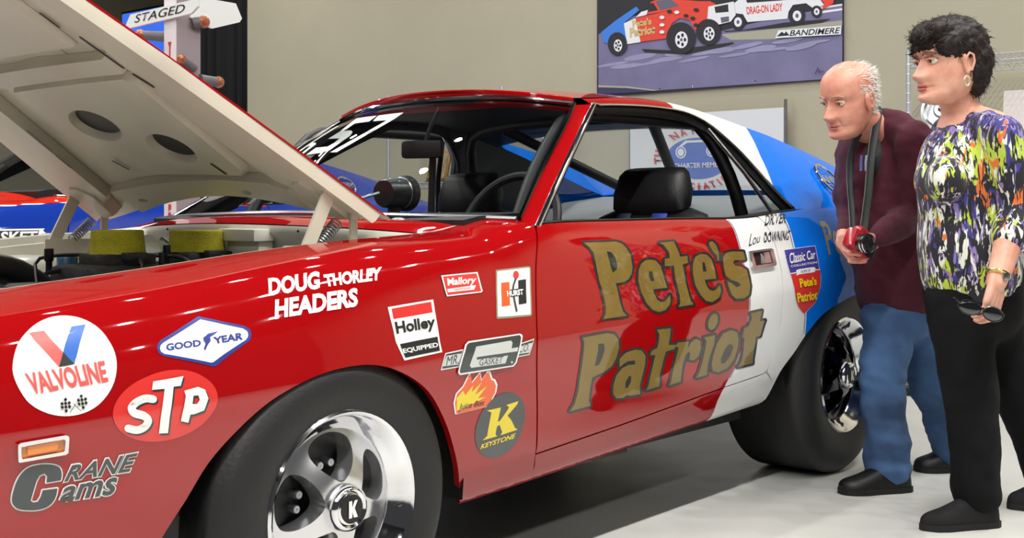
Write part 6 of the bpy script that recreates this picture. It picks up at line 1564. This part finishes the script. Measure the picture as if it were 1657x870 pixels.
# wheel-standing car in front
a.poly(4, [(92, 192), (180, 122), (262, 66), (300, 40), (320, 60), (240, 128), (228, 140), (246, 262), (232, 268), (205, 205), (165, 210), (140, 262), (105, 252)]); a.poly(3, [(228, 140), (300, 108), (330, 245), (322, 252), (246, 264)])
a.poly(2, [(296, 110), (430, 78), (560, 45), (680, 8), (740, 8), (780, 30), (730, 60), (722, 150), (700, 158), (690, 178), (650, 178), (620, 120), (560, 108), (512, 140), (490, 190), (490, 228), (326, 250)])
a.poly(3, [(730, 40), (880, 10), (892, 90), (860, 130), (720, 165)]); a.poly(1, [(765, 42), (845, 26), (848, 72), (772, 78)]); a.poly(6, [(800, 105), (850, 98), (852, 128), (806, 138)])
a.poly(2, [(300, 100), (390, 10), (480, -20), (560, 0), (680, 8), (560, 45), (440, 74)]); a.poly(1, [(310, 84), (372, 22), (400, 18), (428, 62)]); a.poly(6, [(412, 8), (500, -6), (560, 36), (442, 62)]); a.poly(3, [(330, 72), (370, 60), (360, 90), (300, 104)])
a.text(7, "Pete's", [(276, 122), (388, 104), (390, 146), (282, 166)], .04); a.text(7, 'Patriot', [(262, 168), (415, 148), (408, 200), (266, 225)], .04)
for c_, r, q in (((735, 202), 66, .95), ((572, 238), 80, .95), ((195, 272), 58, .85)): a.ell(1, (c_[0] - 4, c_[1] - 10), r * q * 1.16, r * 1.18); a.ell(3, c_, r * .5 * q, r * .62); [a.ell(1, (c_[0] + r * .28 * q * math.cos(k * 1.257), c_[1] + r * .36 * math.sin(k * 1.257)), r * .10, r * .14) for k in range(5)]; a.ell(6, c_, r * .1, r * .12)
for c_ in ((545, 75), (600, 95), (660, 60), (640, 110), (455, 105), (455, 150), (455, 192), (660, 150), (500, 70)): a.ell(3 if c_[0] % 2 else 1, c_, 15, 10)
a.poly(3, [(1150, 182), (1526, 154), (1522, 206), (1130, 229)]); a.text(1, 'BANDIMERE', [(1216, 182), (1520, 164), (1518, 200), (1214, 217)], .02, .2); a.poly(1, [(1140, 219), (1170, 190), (1184, 202), (1194, 188), (1214, 213)])
a.stroke(8, [(1370, 440), (1385, 405), (1392, 432), (1420, 425)], 4); a.stroke(8, [(1372, 428), (1402, 420)], 3)
def clampfn(x, y, q):
    p = _fp(x, y, q)
    if y < 0:
        z0 = _fp(x, 0, q); z1 = _fp(x, 100, q); p = Vector((z0.x, z0.y, z0.z + (z0.z - z1.z) / 100 * -y))
    p.y = max(W0, min(W1, p.y)); p.z = max(1.746, min(2.944, p.z)); return p
o = art_mesh('painted_scene', a, clampfn, PM, None, 0, .00015, .0005); o.parent = pic; o.location = (-4.99, -2.067, -1.745)
for yy in (2.70, 2.45, 1.75, 2.2): MB().ell((-.011, yy - 2.067, .02), (.004, .008, .008), nu=10, nv=8).obj('canvas_pin', CHROME, pic)
# banner hung on a slim pole
ban = empty('club_banner', (4.93, 2.09, 0), 0, 'white banner with blue oval and red ring lettering on the wall', 'banner')
b = MB(); b.box((.0, 0, 1.10), (.004, 1.12, .98)); b.obj('banner_cloth', mat('white_banner_vinyl', rgb(206, 208, 212), .5), ban, smooth=False)
MB().tube([(.012, -.566, .0), (.012, -.566, 1.64)], .010, 10).obj('banner_pole', STEEL, ban); MB().tube([(.012, .566, .0), (.012, .566, 1.62)], .010, 10).obj('banner_pole', STEEL, ban)
MB().box((-.03, 0, .012), (.16, 1.2, .024), 0, None, .005).obj('banner_foot', STEEL, ban)
a = Art(); RB_ = [INKB, INKL, INKR, mat('banner_blue', rgb(58, 92, 178), .5), mat('banner_white', rgb(214, 216, 222), .5), mat('banner_red', rgb(186, 44, 58), .5)]
cx, cy = 965, 385
a.ell(3, (cx, cy), 418, 275); a.ell(4, (740, 305), 70, 82); a.ell(3, (740, 305), 54, 66); a.ell(4, (740, 305), 42, 52); a.ell(4, (1150, 285), 70, 80); a.ell(3, (1150, 285), 54, 64); a.ell(4, (1150, 285), 42, 50)
a.poly(4, [(720, 225), (800, 150), (1050, 140), (1160, 205), (1100, 210), (1040, 170), (830, 178), (760, 225)])
a.text(4, 'CHARTER MEMBER', [(650, 455), (1330, 430), (1330, 500), (650, 520)], .01)
def arc_text(txt, r0, r1, a0, a1, flip):
    n = len(txt)
    for k, ch in enumerate(txt):
        if ch == ' ': continue
        q = a0 + (a1 - a0) * (k + .5) / n; hw = abs(a1 - a0) / n * (.13 if ch == 'I' else .40)
        def pt(r, an): return (cx + 418 * r * math.cos(an), cy - 275 * r * math.sin(an) * 1.08)
        if not flip: a.text(5, ch, [pt(r1, q + hw), pt(r1, q - hw), pt(r0, q - hw), pt(r0, q + hw)], .03)
        else: a.text(5, ch, [pt(r0, q - hw), pt(r0, q + hw), pt(r1, q + hw), pt(r1, q - hw)], .03)
        a.n -= 1
    a.n += 1
arc_text('THE NATIONAL', 1.10, 1.40, 3.35, .3, False); arc_text('ASSOCIATION', 1.10, 1.42, 3.75, 5.75, True)
_fb = wboard('banner', 4.926)
o = art_mesh('banner_print', a, lambda x, y, q: _fb(x, y, q), RB_, None, 0); o.parent = ban; o.location = (-4.93, -2.09, 0)

# ---------------------------------------------------------------- chrome wire shelving along the wall
def wire_shelf(y0, y1, levels, label):
    x0, x1 = 4.44, 4.88
    s = empty('wire_shelf', ((x0 + x1) / 2, (y0 + y1) / 2, 0), 0, label, 'shelf', 'wire shelving along the wall'); ox, oy = (x0 + x1) / 2, (y0 + y1) / 2; hx, hy = (x1 - x0) / 2, (y1 - y0) / 2
    for px in (-hx, hx):
        for py in (-hy, hy):
            p = MB(); p.tube([(px, py, .09), (px, py, 1.80)], .0125, 12); [p.lathe([(.0125, z), (.0138, z + .004), (.0125, z + .008)], 12, 0, Matrix.Translation((px, py, 0))) for z in [.12 + .05 * k for k in range(33)]]; po = p.obj('post', ZINC, s)
            b = MB(); b.lathe([(.001, -.012), (.028, -.012), (.03, -.008), (.03, .008), (.028, .012), (.001, .012)], 20, 0, Matrix.Translation((px, py, .031)) @ Matrix.Rotation(PI / 2, 4, 'X')); b.obj('caster', BLACK, po)
            b = MB(); b.box((px, py, .065), (.03, .034, .05), 0, None, .004); b.obj('caster_fork', STEEL, po)
    for z in levels:
        t = MB()
        for zz in (z, z - .032):
            for q in (-hx, hx): t.tube([(q, -hy, zz), (q, hy, zz)], .004, 6)
            for q in (-hy, hy): t.tube([(-hx, q, zz), (hx, q, zz)], .004, 6)
        n = int((y1 - y0) / .05)
        for q in (-hx, hx): t.tube([(q, -hy + 2 * hy * k / (2 * n), z - (.032 if k % 2 else 0)) for k in range(2 * n + 1)], .0025, 5)
        for k in range(int((y1 - y0) / .028)): yy = -hy + .014 + .028 * k; t.tube([(-hx, yy, z + .003), (hx, yy, z + .003)], .002, 4)
        t.obj('shelf_deck', ZINC, s)
    return s
wire_shelf(-.62, .56, (.14, .72, 1.36, 1.745), 'chrome wire shelf on casters behind the woman')
wire_shelf(3.35, 4.44, (.14, .62, 1.165, 1.745), 'chrome wire shelf seen through the windshield')
# things on the shelves
pl = empty('framed_plaque', (4.62, 4.13, 1.172), 0, 'gold and brown framed plaque on an easel seen through the windshield', 'plaque')
RP = Matrix.Rotation(math.radians(14), 4, 'Y')
b = MB(); b.box((0, 0, .12), (.018, .20, .235), 0, RP, .004); b.obj('plaque_frame', mat('gold_frame', rgb(140, 104, 38), .4, metal=.3), pl)
b = MB(); b.box((-.011, 0, .12), (.004, .16, .19), 0, RP); b.obj('plaque_picture', mat('plaque_print', rgb(150, 130, 96), .5, var=.4, vscale=16), pl, smooth=False)
for yy in (-.08, .08): MB().tube([(-.035, yy, .0), (.02, yy * .8, .06), (.09, yy * .3, .001)], .003, 6).obj('easel_leg', BLACK, pl)
dk = empty('steel_hubcap', (4.56, .42, 1.366), 0, 'round polished steel wheel cover standing on the shelf', 'wheel cover')
b = MB(); b.lathe([(.001, .03), (.04, .028), (.05, .016), (.09, .014), (.10, .022), (.115, .02), (.122, 0)], 40, 0, Matrix.Translation((0, 0, .122)) @ Matrix.Rotation(math.radians(-75), 4, 'Y')); b.obj('cover_dish', STEEL, dk)
b = MB(); b.lathe([(.001, .038), (.018, .036), (.022, .028)], 24, 0, Matrix.Translation((0, 0, .122)) @ Matrix.Rotation(math.radians(-75), 4, 'Y')); b.obj('cover_boss', CHROME, dk)
MB().tube([(.03, -.05, .002), (.06, 0, .10), (.03, .05, .002)], .004, 6).obj('cover_stand', BLACK, dk)
bd = empty('sketch_board', (4.58, -.07, 1.366), 0, 'pale board with a red sketch leaning on the shelf behind the woman', 'board')
RB = Matrix.Rotation(math.radians(9), 4, 'Y')
b = MB(); b.box((0, 0, .105), (.008, .40, .21), 0, RB); b.obj('board_sheet', mat('pale_board', rgb(206, 196, 190), .6), bd, smooth=False)
a = Art(); a.stroke(0, cr([(.05, .15), (.02, .11), (.04, .09), (0, .08), (-.03, .12), (-.06, .10), (-.08, .14)], 30), .004); a.stroke(0, [(.06, .12), (.03, .08), (-.02, .09)], .003)
o = art_mesh('red_sketch', a, lambda x, y, h: RB @ Vector((-.005 - h, -x, y)), [mat('sketch_ink', rgb(150, 90, 70), .6)], bd, 0)
gb = empty('gift_bag', (4.62, -.42, 1.372), 0, 'pale green plastic bag on the shelf at the right edge', 'bag')
b = MB(); b.ell((0, 0, .066), (.09, .10, .054)); v, nn, f = remesh(b, .012, 2); v = folds(v, nn, .012, 18, 1., 4.); mesh('bag_body', v, f, mat('pale_green_plastic', rgb(186, 210, 200), .3, coat=.3), gb)
b = MB(); b.ell((0, 0, .126), (.02, .03, .02)); b.obj('bag_knot', mat('pale_green_plastic', rgb(186, 210, 200)), gb)
